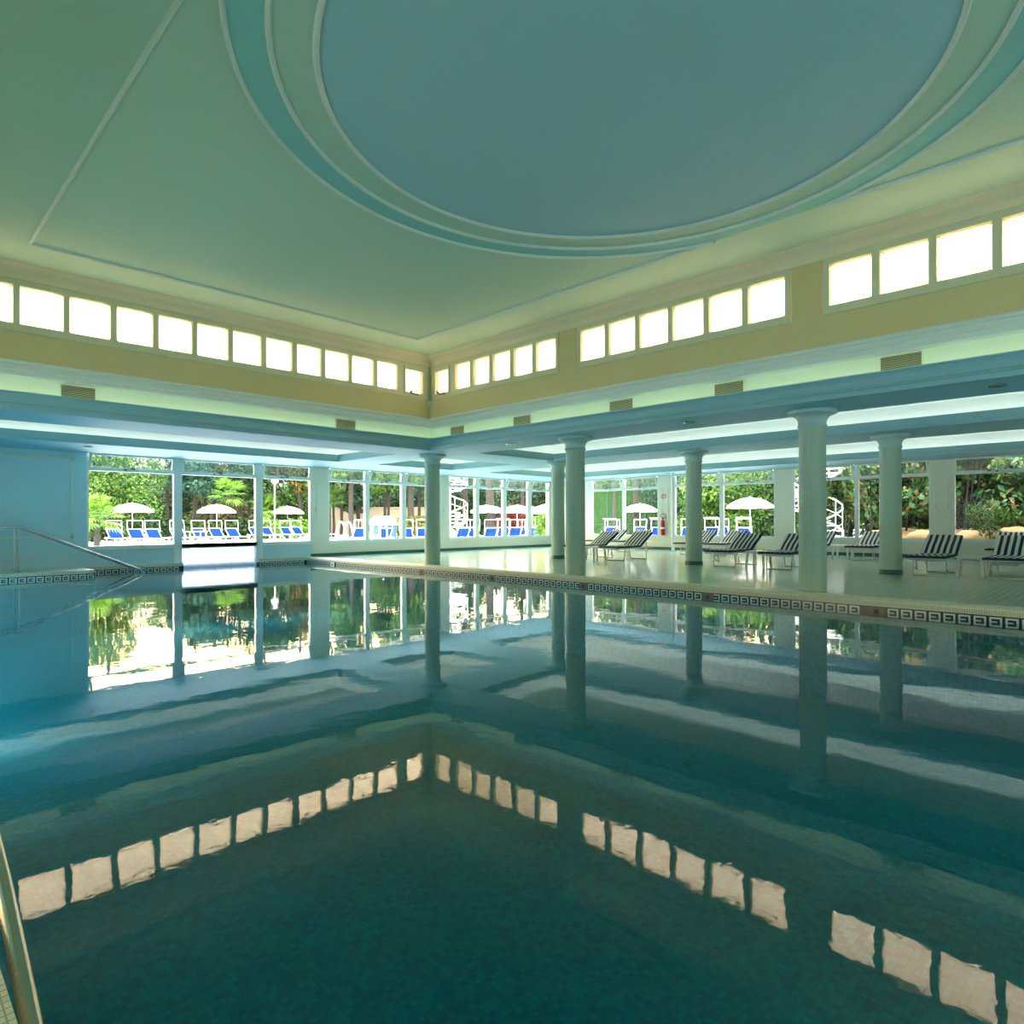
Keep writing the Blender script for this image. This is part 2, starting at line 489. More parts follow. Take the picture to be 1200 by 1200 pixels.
plates = (17.1, 12.82, 10.27, 7.72, 5.13, 2.63)
greek('greek_key_band', (PX1, PY1, 0), (0, -1, 0), (-1, 0, 0), PY1 - PY0, basin, [PY1 - y for y in plates])
greek('greek_key_band', (8.30, PY1, 0), (1, 0, 0), (0, -1, 0), PX1 - 8.30, basin)
greek('greek_key_band', (3.85, PY1, 0), (1, 0, 0), (0, -1, 0), 6.2 - 3.85, basin)
greek('greek_key_band', (3.85, 17.45, 0), (-1, 0, 0), (0, -1, 0), 5.0, pf)
def fixture(y, i):
    t = empty('pool_inlet', (PX1, y, 0))
    mb = MB(); mb.box(-0.012, -0.1, -0.06, 0.0, 0.1, 0.066)
    mb.build('plate', M['white'] if i == 0 else M['hole'], t, bevel=0.004)
    mb = MB(); mb.tube([(-0.02, 0, 0.01), (-0.008, 0, 0.01)], 0.03, 12)
    mb.build('nozzle', M['dark'], t)
    where = ['white pool inlet plate in the greek key band below the first garden window pier',
             'dark pool inlet in the band in front of the corner column',
             'dark pool inlet in the band between the corner column and next column',
             'dark pool inlet in the band just in front of the second poolside column',
             'dark pool inlet in the band between the second and third poolside columns',
             'dark pool inlet in the band past the thick third poolside column'][i]
    tag(t, where, 'pool inlet', 'inlets along the pool edge')
for i, y in enumerate(plates): fixture(y, i)

mb = MB(); mb.add([(PX0, PY0, 0), (PX1, PY0, 0), (PX1, PY1 + 0.02, 0), (PX0, PY1 + 0.02, 0)], [(0, 1, 2, 3)])
mb.add([(6.2, PY1 + 0.02, 0), (8.28, PY1 + 0.02, 0), (8.28, 19.39, 0), (6.2, 19.39, 0)], [(0, 1, 2, 3)])
wt = mb.build('pool_water', M['water'])
tag(wt, 'calm turquoise pool water mirroring the hall', 'water', kind='stuff')

# ------------------------------------------------------------------ hall upper part
ch = struct(empty('ceiling'), 'hall ceiling with round blue panel and mouldings')
mb = MB(); mb.box(HX0 - 0.3, HY0 - 0.3, CZ, HX1 + 0.3, HY1 + 0.3, CZ + 0.2)
mb.build('ceiling_slab', M['ceil'], ch)


def arcpts(c, r, a0, a1, n):
    return [(c[0] + r * math.cos(a0 + (a1 - a0) * i / n), c[1] + r * math.sin(a0 + (a1 - a0) * i / n)) for i in range(n + 1)]


CC = (5.15, 3.62)
RX0, RX1, RY1, RY0 = 1.72, 8.56, 11.3, -4.06


def ridge(mb, pts, w=0.05, h=0.022):
    """half round moulding bead on the ceiling along a path"""
    prof = [(-w / 2, 0), (-w * 0.42, -h * 0.5), (-w * 0.15, -h), (w * 0.15, -h), (w * 0.42, -h * 0.5), (w / 2, 0)]
    P = [Vector((p[0], p[1], CZ)) for p in pts]; vs = []
    for i, p in enumerate(P):
        a = (p - P[i - 1]).normalized() if i else None
        b = (P[i + 1] - p).normalized() if i < len(P) - 1 else None
        if a is None: a = b
        if b is None: b = a
        d = (a + b).normalized(); n = Vector((-d.y, d.x, 0)) / max(0.3, d.dot(b))
        for o, z in prof: vs.append(p + n * o + Vector((0, 0, z)))
    k = len(prof); fs = [(i * k + j, i * k + j + 1, (i + 1) * k + j + 1, (i + 1) * k + j) for i in range(len(P) - 1) for j in range(k - 1)]
    mb.add(vs, fs, 0, False)


def disc(name, r, z, mat):
    mb = MB(); pts = arcpts(CC, r, 0, 2 * math.pi, 128)[:-1]
    mb.add([(x, y, CZ) for x, y in pts] + [(x, y, CZ - z) for x, y in pts],
           [tuple(range(128))[::-1], tuple(range(128, 256))] + [(i, (i + 1) % 128, 128 + (i + 1) % 128, 128 + i) for i in range(128)])
    return mb.build(name, mat, ch)


RO, RM, RI = 3.49, 3.16, 2.79
# turquoise outer ring clipped by the rectangle, greenish ring, blue disc (thin raised panels)
def clipped(r):
    return [(min(max(x, RX0), RX1), y) for x, y in arcpts(CC, r, 0, 2 * math.pi, 160)[:-1]]
pts = clipped(RO); n = len(pts)
mb = MB(); mb.add([(x, y, CZ - 0.003) for x, y in pts], [tuple(range(n))]); mb.build('outer_ring', M['ringpaint'], ch)
mb = MB(); mb.add([(x, y, CZ - 0.006) for x, y in arcpts(CC, RM, 0, 2 * math.pi, 128)[:-1]], [tuple(range(128))]); mb.build('inner_ring', M['ceil'], ch)
mb = MB(); mb.add([(x, y, CZ - 0.009) for x, y in arcpts(CC, RI, 0, 2 * math.pi, 128)[:-1]], [tuple(range(128))]); mb.build('round_panel', M['disc'], ch)
mb = MB()
ridge(mb, arcpts(CC, RI, 0, 2 * math.pi, 128), 0.06, 0.04)
ridge(mb, arcpts(CC, RM, 0, 2 * math.pi, 128), 0.055, 0.038)
th = math.acos((RX1 - CC[0]) / RO); th2 = math.acos((CC[0] - RX0) / RO)
ridge(mb, arcpts(CC, RO, th, math.pi - th2, 64), 0.05, 0.034)
ridge(mb, arcpts(CC, RO, math.pi + th2, 2 * math.pi - th, 64), 0.05, 0.034)
dy = math.sqrt(RO ** 2 - (RX1 - CC[0]) ** 2); dy2 = math.sqrt(RO ** 2 - (CC[0] - RX0) ** 2)
ridge(mb, [(RX1, CC[1] + dy), (RX1, RY1), (RX0, RY1), (RX0, CC[1] + dy2)], 0.05, 0.034)
ridge(mb, [(RX1, CC[1] - dy), (RX1, RY0), (RX0, RY0), (RX0, CC[1] - dy2)], 0.05, 0.034)
mb.build('ceiling_moulding', M['mould'], ch)
# crown cove round the hall
mb = MB()
mb.ringsweep([(0.02, 5.015), (-0.012, 5.03), (-0.016, 5.07), (-0.02, 5.10), (-0.03, 5.13), (-0.075, 5.175), (-0.085, 5.17), (-0.09, 5.185), (-0.165, 5.235), (-0.18, 5.228), (-0.19, CZ + 0.005)], HX0, HY0, HX1, HY1)
struct(mb.build('trim_4', M['crown']), 'crown cove where the hall walls meet the ceiling')

# hall walls between cornice and crown, with openings on the two glazed sides
LG = [(-0.19, 0.37), (0.46, 1.02), (1.11, 1.67), (1.75, 2.32), (2.40, 2.98), (3.07, 3.63), (3.72, 4.28), (4.37, 4.93), (5.02, 5.57), (5.67, 6.21), (6.32, 6.86), (6.96, 7.52), (7.61, 8.16), (8.26, 8.81)]
RB = [[(11.46, 10.95), (10.83, 10.31), (10.19, 9.67), (9.55, 9.02), (8.91, 8.38)],
      [(7.75, 7.18), (7.08, 6.51), (6.41, 5.84), (5.75, 5.18), (5.08, 4.52), (4.42, 3.85)],
      [(3.22, 2.67), (2.57, 2.0), (1.91, 1.33), (1.23, 0.67), (0.57, 0.01), (-0.09, -0.65)]]
GB, GT, FB, FT = 4.335, 4.93, 4.215, 5.02


def wall_pieces(mb, along, fixed0, fixed1, lo, hi, z0, z1, holes):
    """wall slab with rectangular holes [(a,b,zb,zt)] ordered along"""
    def bx(a, b, za, zb):
        if b - a < 1e-4 or zb - za < 1e-4: return
        if along == 'x': mb.box(a, fixed0, za, b, fixed1, zb)
        else: mb.box(fixed0, a, za, fixed1, b, zb)
    cur = lo
    for a, b, zb, zt in sorted(holes):
        bx(cur, a, z0, z1); bx(a, b, z0, zb); bx(a, b, zt, z1); cur = b
    bx(cur, hi, z0, z1)


up = struct(empty('wall_clerestory'), 'cream upper wall carrying the clerestory windows')
mb = MB()
wall_pieces(mb, 'x', HY1, HY1 + 0.22, HX0 - 0.22, HX1 + 0.22, 3.70, CZ, [(-0.3, 9.72, FB, FT)])
mb.build('upper_wall', M['upper'], up)
mb = MB()
wall_pieces(mb, 'y', HX1, HX1 + 0.22, HY0, HY1, 3.70, CZ, [(8.3, 12.37, FB, FT), (3.75, 7.86, FB, FT), (-0.76, 3.33, FB, FT)])
mb.build('upper_wall', M['upper'], up)
mb = MB(); mb.box(HX0 - 0.22, HY0 - 0.22, 3.70, HX0, HY1, CZ); mb.box(HX0, HY0 - 0.22, 3.70, HX1 + 0.22, HY0, CZ)
mb.build('upper_wall', M['upper'], up)
# cornice, lit niche, beam with lip
mb = MB()
mb.ringsweep([(0.25, 3.70), (0.0, 3.765), (-0.045, 3.765), (-0.05, 3.745), (-0.04, 3.715), (-0.01, 3.70), (0.0, 3.67), (-0.015, 3.665), (-0.012, 3.63), (0.03, 3.615), (0.04, 3.58), (0.03, 3.575), (0.035, 3.55), (0.07, 3.545), (0.25, 3.545)], HX0, HY0, HX1, HY1)
struct(mb.build('trim_5', M['mould']), 'stepped white cornice above the lit niche')
mb = MB(); mb.ringsweep([(0.2, 3.6), (0.2, 3.2)], HX0, HY0, HX1, HY1)
struct(mb.build('wall_niche', M['niche']), 'pale green lit niche with air vents')
mb = MB()
mb.ringsweep([(0.2, 3.22), (0.04, 3.22), (0.04, 3.285), (-0.03, 3.29), (-0.035, 3.265), (-0.01, 3.25), (0.02, 3.21), (0.03, 3.17), (0.025, 3.12), (0.0, 3.10), (-0.005, 3.08), (0.015, 3.07), (0.02, 3.045), (0.03, SZ + 0.002), (0.06, SZ + 0.002)], HX0, HY0, HX1, HY1)
struct(mb.build('trim_6', M['beam']), 'moulded beam edge round the hall')
mb = MB()
mb.ringsweep([(0.06, 3.225), (0.075, 3.225), (0.075, 3.24), (0.06, 3.24)], HX0, HY0, HX1, HY1, closed=True)
mb.build('niche_light_strip', M['lampg'], up)


def vent(along, a, b, i, lab):
    m = (a + b) / 2; wd = abs(b - a) * 1.0
    if along == 'y': t = empty('air_vent', (HX1 + 0.2, m * 1.0, 3.30), 0)
    else: t = empty('air_vent', (m, HY1 + 0.2, 3.30), R(90))
    mb = MB(); h = 0.21; fw = 0.02
    mb.box(-0.012, -wd / 2, 0, -0.0, wd / 2, h, 0); mb.build('backing', M['ventback'], t)
    mb = MB()
    for y0, y1, z0, z1 in ((-wd / 2 - fw, wd / 2 + fw, h, h + fw), (-wd / 2 - fw, wd / 2 + fw, -fw, 0), (-wd / 2 - fw, -wd / 2, 0, h), (wd / 2, wd / 2 + fw, 0, h)):
        mb.box(-0.02, y0, z0, 0, y1, z1)
    mb.build('frame', M['niche'], t)
    mb = MB()
    for k in range(9):
        z = 0.012 + k * 0.0225
        mb.bar((-0.022, -wd / 2, z), (-0.022, wd / 2, z), 0.014, 0.006, up=(0.5, 0, 1))
    mb.build('louvres', M['vent'], t)
    tag(t, lab, 'vent', 'air vents in the lit niche')


k_ = 1 + 0.2 / 9.78
for i, (a, b, lab) in enumerate(((11.63, 11.16, 'small slatted air vent in the niche just beside the hall corner'),
                                 (9.56, 9.07, 'slatted air vent in the niche between the corner and second poolside column'),
                                 (7.06, 6.56, 'slatted air vent in the niche just past the second poolside column capital'),
                                 (4.98, 4.50, 'slatted air vent in the niche before the third poolside column capital'),
                                 (2.56, 2.08, 'largest slatted air vent, beyond the third poolside column'))):
    vent('y', a * k_, b * k_, i, lab)
k_ = 1 + 0.2 / 12.42
for i, (a, b, lab) in enumerate(((2.28, 2.75, 'slatted air vent in the niche over the pool end, above the wall panel'),
                                 (7.21, 7.68, 'slatted air vent in the niche above the garden window pier'))):
    vent('x', a * k_, b * k_, i, lab)


# clerestory windows
def clerestory(name, along, panes, lo, hi, label, casement=None):
    w = struct(empty(name), label)
    T = (lambda a, o, z: (a, HY1 + o, z)) if along == 'x' else (lambda a, o, z: (HX1 + o, a, z))

    def bx(mb, a, b, o0, o1, z0, z1):
        p = T(a, o0, z0); q = T(b, o1, z1); mb.box(*p, *q)
    panes = sorted((min(p), max(p)) for p in panes)
    cs = [(min(casement), max(casement))] if casement else []
    allp = sorted(panes + cs)
    mb = MB()
    bx(mb, lo, hi, -0.018, 0.10, GT, FT); bx(mb, lo, hi, -0.018, 0.10, FB, GB)
    cur = lo
    for a, b in allp:
        bx(mb, cur, a, -0.018, 0.10, GB, GT); cur = b
    bx(mb, cur, hi, -0.018, 0.10, GB, GT)
    if cs:
        a, b = cs[0]
    mb.build('frame', M['upframe'], w)
    for a, b in panes:
        mb = MB(); bx(mb, a, b, 0.05, 0.058, GB, GT); g = mb.build('pane', M['frosted'], w)
        mb = MB()
        for s, z in ((-1, GT), (1, GB)):
            pts = [T(a + (b - a) * t, 0.045, z + s * (0.004 + 0.36 * t * (1 - t))) for t in [i / 14 for i in range(15)]]
            mb.tube(pts, 0.007, 5)
        mb.build('curved_glazing_bar', M['upframe'], g)
    for a, b in cs:
        s = MB(); e = 0.05
        bx(s, a - 0.04, b + 0.04, -0.045, -0.018, GT - 0.075, GT + 0.01); bx(s, a - 0.04, b + 0.04, -0.045, -0.018, GB - 0.05, GB)
        bx(s, a - 0.04, a, -0.045, -0.018, GB, GT - 0.075); bx(s, b, b + 0.04, -0.045, -0.018, GB, GT - 0.075)
        sash = s.build('sash', M['upframe'], w)
        mb = MB(); bx(mb, a, b, 0.05, 0.058, GB, GT); mb.build('pane', M['frosted'], w)
        mb = MB(); m = a + (b - a) * (0.25 if along == 'x' else 0.7)
        mb.tube([T(m, -0.05, GB - 0.01), T(m + 0.03, -0.10, GB + 0.03)], 0.02, 8); mb.tube([T(m, -0.05, GB - 0.03), T(m + 0.3 * (1 if along == 'x' else -1) * 0.8, -0.05, GB - 0.05)], 0.012, 6)
        mb.build('latch', M['dark'], sash)
    return w


clerestory('window_1', 'x', LG, -0.28, 9.70, 'long frosted clerestory above the garden side', (9.03, 9.52))
clerestory('window_2', 'y', RB[0], 8.32, 12.35, 'frosted clerestory bank beside the hall corner', (12.17, 11.69))
clerestory('window_3', 'y', RB[1], 3.77, 7.84, 'middle frosted clerestory bank')
clerestory('window_4', 'y', RB[2], -0.74, 3.31, 'frosted clerestory bank at the camera end')
t = empty('junction_box', (HX1 - 0.03, HY1 - 0.03, 4.08), R(45))
mb = MB(); mb.box(-0.03, -0.05, 0, 0.02, 0.05, 0.11); mb.build('housing', M['upframe'], t, bevel=0.008)
mb = MB(); mb.tube([(0, 0, 0.1), (0, 0, 0.2), (0.01, 0.03, 0.85)], 0.008, 6); mb.build('cable', M['upframe'], t)
tag(t, 'small cream junction box in the hall corner under the clerestory', 'junction box')

# roofs
mb = MB()
for x0, y0, x1, y1 in ((HX1 + 0.22, BY, WX + 0.6, WY + 0.6), (BX, HY1 + 0.22, HX1 + 0.22, WY + 0.6), (BX, BY, HX1 + 0.22, HY0 - 0.22), (BX, HY0 - 0.22, HX0 - 0.22, HY1 + 0.22)):
    mb.box(x0, y0, 3.62, x1, y1, 3.72)
struct(mb.build('roof', M['roof']), 'flat roof over the low aisles')
mb = MB(); mb.box(HX0 - 0.8, HY0 - 0.8, CZ + 0.2, HX1 + 0.8, HY1 + 0.8, CZ + 0.32)
struct(mb.build('roof_hall', M['roof']), 'hall roof with overhanging eaves')

# ------------------------------------------------------------------ low aisle ceiling with light trays
low = struct(empty('ceiling_aisle'), 'low white aisle ceiling with recessed light trays')
trays = [(11.05, -8.0, 14.0, 12.1), (15.65, -8.0, 20.0, 16.6), (11.05, 13.75, 14.0, 16.6), (-2.2, 13.75, 9.7, 16.6)]
hall = (HX0 - 0.05, HY0 - 0.05, HX1 + 0.05, HY1 + 0.05)
xs = sorted({BX, WX + 0.2, *[t[i] for t in trays + [hall] for i in (0, 2)]})
ys = sorted({BY, WY + 0.2, *[t[i] for t in trays + [hall] for i in (1, 3)]})
mb = MB()
for i in range(len(xs) - 1):
    for j in range(len(ys) - 1):
        mx_, my_ = (xs[i] + xs[i + 1]) / 2, (ys[j] + ys[j + 1]) / 2
        if any(t[0] < mx_ < t[2] and t[1] < my_ < t[3] for t in trays + [hall]): continue
        mb.add([(xs[i], ys[j], SZ), (xs[i + 1], ys[j], SZ), (xs[i + 1], ys[j + 1], SZ), (xs[i], ys[j + 1], SZ)], [(0, 3, 2, 1)])
mb.build('soffit', M['soffit'], low)
for t in trays:
    mb = MB()
    mb.ringsweep([(0.0, SZ), (0.0, SZ + 0.05), (-0.012, SZ + 0.055), (-0.012, SZ + 0.075), (0.0, SZ + 0.08), (0.0, SZ + 0.20), (0.03, SZ + 0.20), (0.03, SZ + 0.04), (0.26, SZ + 0.04)], *t)
    mb.build('tray_lip', M['beam'], low)
    mb = MB(); mb.ringsweep([(0.26, SZ + 0.04), (0.26, SZ + 0.48)], *t)
    mb.add([(t[0] - 0.26, t[1] - 0.26, SZ + 0.48), (t[2] + 0.26, t[1] - 0.26, SZ + 0.48), (t[2] + 0.26, t[3] + 0.26, SZ + 0.48), (t[0] - 0.26, t[3] + 0.26, SZ + 0.48)], [(0, 3, 2, 1)])
    mb.build('tray_recess', M['tray'], low)
    mb = MB(); mb.ringsweep([(0.10, SZ + 0.06), (0.13, SZ + 0.06), (0.13, SZ + 0.09), (0.10, SZ + 0.09)], *t, closed=True)
    mb.build('tray_light_strip', M['lamp'], low)

for i, (x, y, lab) in enumerate(((10.22, 10.1, 'round recessed downlight in the soffit between corner and second column'),
                                 (10.3, 5.74, 'round recessed downlight in the soffit between second and third columns'),
                                 (10.33, 1.36, 'round recessed downlight in the soffit beyond the third column'),
                                 (3.68, 17.2, 'round recessed downlight above the left edge of the garden windows'))):
    t = empty('downlight', (x, y, SZ - 0.001))
    mb = MB(); mb.lathe([(0.085, 0), (0.11, 0), (0.11, -0.012), (0.08, -0.016), (0.075, 0.0)], n=24); mb.build('ring', M['steel'], t)
    mb = MB(); mb.lathe([(0.0, -0.004), (0.076, -0.004)], n=24); mb.build('lens', M['downglow'], t)
    tag(t, lab, 'downlight', 'downlights in the soffit')

# ------------------------------------------------------------------ outer walls with windows
def T_left(a, o, z): return (a, WY + o, z)      # wall on the garden side, o outward
def T_right(a, o, z): return (WX + o, a, z)


def boxT(mb, T, a, b, o0, o1, z0, z1):
    mb.box(*T(a, o0, z0), *T(b, o1, z1))


SILL, TR0, TR1, HB, WT = 0.67, 2.57, 2.63, 2.69, 2.99


def garden_window(name, T, lo, hi, glz, label, sill=SILL, hopper=True, openfirst=None, tilt=0.12, dz=0.0):
    w = struct(empty(name), label)
    glz = sorted((min(g), max(g)) for g in glz)
    tr0, tr1, hb = TR0 + dz, TR1 + dz, HB + dz
    mb = MB(); cur = lo
    for a, b in glz + [(hi, hi)]:
        boxT(mb, T, cur, a, 0.0, 0.12, sill, WT); cur = b
    boxT(mb, T, lo, hi, -0.03, 0.13, sill - 0.1, sill)
    for a, b in glz:
        boxT(mb, T, a, b, 0.0, 0.12, tr0, tr1)
    mb.build('frame', M['frame'], w)
    for i, (a, b) in enumerate(glz):
        mb = MB(); boxT(mb, T, a, b, 0.05, 0.056, sill, tr0); mb.build('pane', M['glass'], w)
        # hopper sash, hinged at the bottom, leaning into the room
        t = 0 if not hopper or i in (openfirst or ()) else tilt
        s = MB(); f = 0.055; z0, z1 = tr1 + 0.01, WT - 0.01
        pa = lambda u, z: Vector(T(u, 0.03 - t * (z - z0) / (z1 - z0), z))
        for (u0, za), (u1, zb) in (((a, z0), (b, z0)), ((a, z1), (b, z1)), ((a + f / 2, z0), (a + f / 2, z1)), ((b - f / 2, z0), (b - f / 2, z1))):
            s.bar(pa(u0, za), pa(u1, zb), f, 0.04, up=Vector(T(0, 1, 0)) - Vector(T(0, 0, 0)))
        sash = s.build('hopper_sash', M['frame'], w)
        g = MB(); g.add([pa(a, z0), pa(b, z0), pa(b, z1), pa(a, z1)], [(0, 1, 2, 3)]); g.build('hopper_pane', M['hazy'], sash)
        m = (a + b) / 2
        l = MB(); l.bar(T(m - 0.06, -0.03, z0 + 0.03), T(m + 0.03, -0.06, z0 + 0.0), 0.03, 0.03)
        l.bar(T(m - 0.2, -0.01, tr1), T(m - 0.16, -0.03, tr1 - 0.02), 0.025, 0.03)
        l.build('catch', M['dark'], sash)
    return w


WL = [(3.97, 10.07, [(4.02, 6.0), (6.21, 8.26), (8.47, 10.0)]),
      (10.61, 15.24, [(10.68, 12.02), (12.18, 13.52), (13.7, 15.18)]),
      (15.68, 21.5, [(15.72, 17.04), (17.24, 18.57), (18.77, 20.07), (20.29, 21.41)])]
WR = [(13.46, 17.0, [(16.71, 15.17), (15.07, 13.52)]),
      (8.93, 12.92, [(12.75, 10.95), (10.81, 8.98)]),
      (4.44, 8.38, [(8.32, 6.46), (6.35, 4.47)]),
      (0.5, 3.88, [(3.84, 2.25), (2.15, 0.55)]),
      (-3.4, 0.0, [(-0.05, -1.65), (-1.75, -3.35)])]
wl = struct(empty('wall_garden'), 'garden side wall below and between the windows')
mb = MB()
holes = [(a, b, SILL - 0.1, WT) for a, b, _ in WL]
# first window also has the swim-through opening below
wall_pieces(mb, 'x', WY, WY + 0.25, BX, WX + 0.25, -0.1, SZ + 0.01, [(BX, 10.07, -0.1, SZ + 0.01)] + holes[1:])
mb.build('wall_face', M['wall'], wl)
mb = MB(); wall_pieces(mb, 'x', WY, WY + 0.25, BX, 10.07, -0.1, SZ + 0.01, [(3.97, 6.20, SILL - 0.1, WT), (6.20, 8.27, -0.2, WT), (8.27, 10.07, SILL - 0.1, WT)]); mb.build('panelled_wall', M['poolbouncewall'], wl)  # blue tint stands in for light bounced off the water
mb = MB(); mb.box(6.19, WY - 0.03, SILL - 0.13, 8.28, WY + 0.14, SILL - 0.0); mb.box(6.0, WY - 0.01, 0.16, 6.2, WY + 0.02, SILL); mb.box(8.27, WY - 0.01, 0.16, 8.45, WY + 0.02, SILL)
mb.build('opening_lintel', M['frame'], wl)
mb = MB()   # moulded wall panel
x0, x1, z0, z1 = -2.0, 3.70, 0.89, 2.86
for a, b, c, d in ((x0, x1, z1 - 0.06, z1), (x0, x1, z0, z0 + 0.06), (x0, x0 + 0.06, z0, z1), (x1 - 0.06, x1, z0, z1)): mb.box(a, WY - 0.03, c, b, WY, d)
mb.build('panel_moulding', M['mould'], wl)
garden_window('window_5', T_left, WL[0][0], WL[0][1], WL[0][2], 'three-bay garden window over the far pool end', openfirst=(1,), tilt=0.1)
garden_window('window_6', T_left, WL[1][0], WL[1][1], WL[1][2], 'three-bay garden window left of the corner column')
garden_window('window_7', T_left, WL[2][0], WL[2][1], WL[2][2], 'four-bay garden window right of the corner column')
wr = struct(empty('wall_terrace'), 'wall with the fire extinguisher')
mb = MB()
wall_pieces(mb, 'y', WX, WX + 0.25, BY, WY, -0.1, SZ + 0.01, [(a, b, 0.63, WT) for a, b, _ in WR])
mb.build('wall_face', M['wall'], wr)
for i, (a, b, g) in enumerate(WR[:4]):
    garden_window('window_%d' % (8 + i), T_right, a, b, g,
                  ['two-bay window behind the first pair of loungers', 'two-bay window beside the fire extinguisher', 'two-bay window with the spiral stair outside', 'window onto the magnolia hedge'][i],
                  sill=0.73, tilt=0.16, dz=(-0.02 if i else -0.05))
a, b, g = WR[4]
garden_window('window_12', T_right, a, b, g, 'window beyond the frame edge', sill=0.73)
mb = MB(); mb.box(PX1 + 0.2, WY - 0.02, DK, WX, WY, DK + 0.1); mb.build('baseboard_garden', M['base']);
struct(bpy.data.objects['baseboard_garden'])
mb = MB(); mb.box(WX - 0.02, BY, DK, WX, WY - 0.02, DK + 0.1); struct(mb.build('baseboard_terrace', M['base']))
# rooms behind the camera; unseen window openings added to let in daylight
mb = MB(); wall_pieces(mb, 'y', BX - 0.25, BX, BY, WY + 0.25, -0.1, SZ + 0.6, [(-6.5, -3.0, 0.6, 2.7), (5.5, 8.5, 0.6, 2.7)]); struct(mb.build('wall_back', M['wall']))
mb = MB(); wall_pieces(mb, 'x', BY - 0.25, BY, BX - 0.25, WX + 0.25, -0.1, SZ + 0.01, [(4, 8, 0.6, 2.8)]); struct(mb.build('wall_entrance', M['wall']))

# window opener rods on the piers
def opener(T, a, side, lab):
    t = empty('window_opener', T(a, -0.012, 0)); mb = MB()
    O = Vector(T(a, -0.012, 0))
    Q = lambda u, z: Vector(T(a + u * side, -0.02, z)) - O
    mb.tube([Q(0.16, 2.52), Q(0.08, 2.55), Q(0.02, 2.50), Q(0, 2.40), Q(0, 1.3)], 0.009, 6); mb.build('rod', M['frame'], t)
    mb = MB(); mb.tube([Q(0, 1.72), Q(0.03, 1.62)], 0.02, 6); mb.build('crank', M['tube'], t)
    tag(t, lab, 'window opener', 'window opener rods on the piers')
opener(T_left, 10.2, -1, 'thin white opener rod on the pier between the first two garden windows')
opener(T_left, 15.42, 1, 'thin white opener rod on the pier just behind the corner column')
opener(T_right, 13.3, 1, 'thin white opener rod on the extinguisher pier, on its far side')
opener(T_right, 13.05, -1, 'thin white opener rod on the extinguisher pier, on its near side')
opener(T_right, 4.28, 1, 'thin white opener rod on the pier by the green-based column, stair window side')
opener(T_right, 4.02, -1, 'thin white opener rod on the pier by the magnolia window')

t = empty('strip_curtain', (7.235, WY + 0.16, 0)); mb = MB()
for i in range(9):
    x = -1.01 + i * 0.2262; mb.box(x, (i % 2) * 0.012, -0.12, x + 0.235, (i % 2) * 0.012 + 0.004, 0.56)
mb.build('strips', M['curtainmat'], t)
mb = MB(); mb.box(-1.02, -0.01, 0.54, 1.03, 0.03, 0.57); mb.build('curtain_rail', M['white'], t)
tag(t, 'bright white plastic strip curtain closing the swim-through opening', 'curtain')

# ------------------------------------------------------------------ columns
def column(x, y, r, inner, lab):
    t = empty('column', (x, y, DK)); H = SZ - DK
    mb = MB(); mb.lathe([(r, 0.0), (r * 0.99, 1.0), (r * 0.955, H - 0.27)], n=48); s = mb.build('shaft', M['shaft'], t)
    mb = MB(); c = H - 0.27; rr = r * 0.955
    mb.lathe([(rr, 0), (rr + 0.02, 0.005), (rr + 0.024, 0.025), (rr + 0.014, 0.04), (rr + 0.008, 0.06), (rr + 0.012, 0.10), (rr + 0.03, 0.14), (rr + 0.065, 0.175), (rr + 0.12, 0.20), (rr + 0.155, 0.21), (rr + 0.165, 0.225), (rr + 0.165, 0.268), (rr + 0.15, 0.27)], n=48)
    mb.build('capital', M['capital'], t, loc=(0, 0, c))
    if inner:
        mb = MB(); mb.lathe([(r + 0.012, 0), (r + 0.012, 0.1), (r, 0.103)], n=48); mb.build('base_band', M['greentile'], t)
    tag(t, lab, 'column', 'round columns of the pool hall')
column(10.5, 13.26, 0.205, False, 'pale mosaic column standing under the hall corner at the pool edge')
column(10.44, 8.43, 0.205, False, 'pale mosaic poolside column overlapping a column with a green base')
column(10.62, 3.76, 0.205, False, 'thickest-looking mosaic column, standing on the coping, no green base')
column(14.51, 12.38, 0.205, True, 'green-based column half hidden behind a poolside column')
column(14.68, 8.06, 0.205, True, 'green-based column standing free in front of the extinguisher window bay')
column(14.77, 3.70, 0.205, True, 'green-based column standing beside the loungers at the magnolia windows')

# ------------------------------------------------------------------ fire extinguisher, sign
t = empty('fire_extinguisher', (WX - 0.09, 13.23, 0.72)); mb = MB()
mb.lathe([(0.0, 0), (0.06, 0.0), (0.072, 0.02), (0.072, 0.50), (0.055, 0.56), (0.025, 0.60), (0.025, 0.63)], n=20); mb.build('cylinder_body', M['red'], t)
mb = MB(); mb.lathe([(0.073, 0.24), (0.0735, 0.31)], n=20); mb.build('paper_label', M['white'], t)
mb = MB(); mb.box(-0.02, -0.02, 0.62, 0.02, 0.02, 0.68); mb.bar((0, -0.01, 0.68), (-0.02, -0.13, 0.72), 0.02, 0.012); mb.bar((0, -0.01, 0.65), (-0.02, -0.12, 0.65), 0.02, 0.012); mb.build('valve', M['dark'], t)
mb = MB(); mb.tube([(0, 0.0, 0.66), (-0.01, 0.09, 0.74), (-0.01, 0.03, 0.82), (-0.01, -0.07, 0.83), (-0.02, -0.15, 0.75), (-0.03, -0.16, 0.62)], 0.012, 8); mb.build('hose', M['dark'], t)
tag(t, 'red fire extinguisher with black hose hanging on the wall pier', 'fire extinguisher')
t = empty('fire_sign', (WX - 0.006, 13.24, 2.14)); mb = MB()
mb.box(-0.004, -0.10, 0, 0.004, 0.10, 0.15); mb.build('plate', M['red'], t)
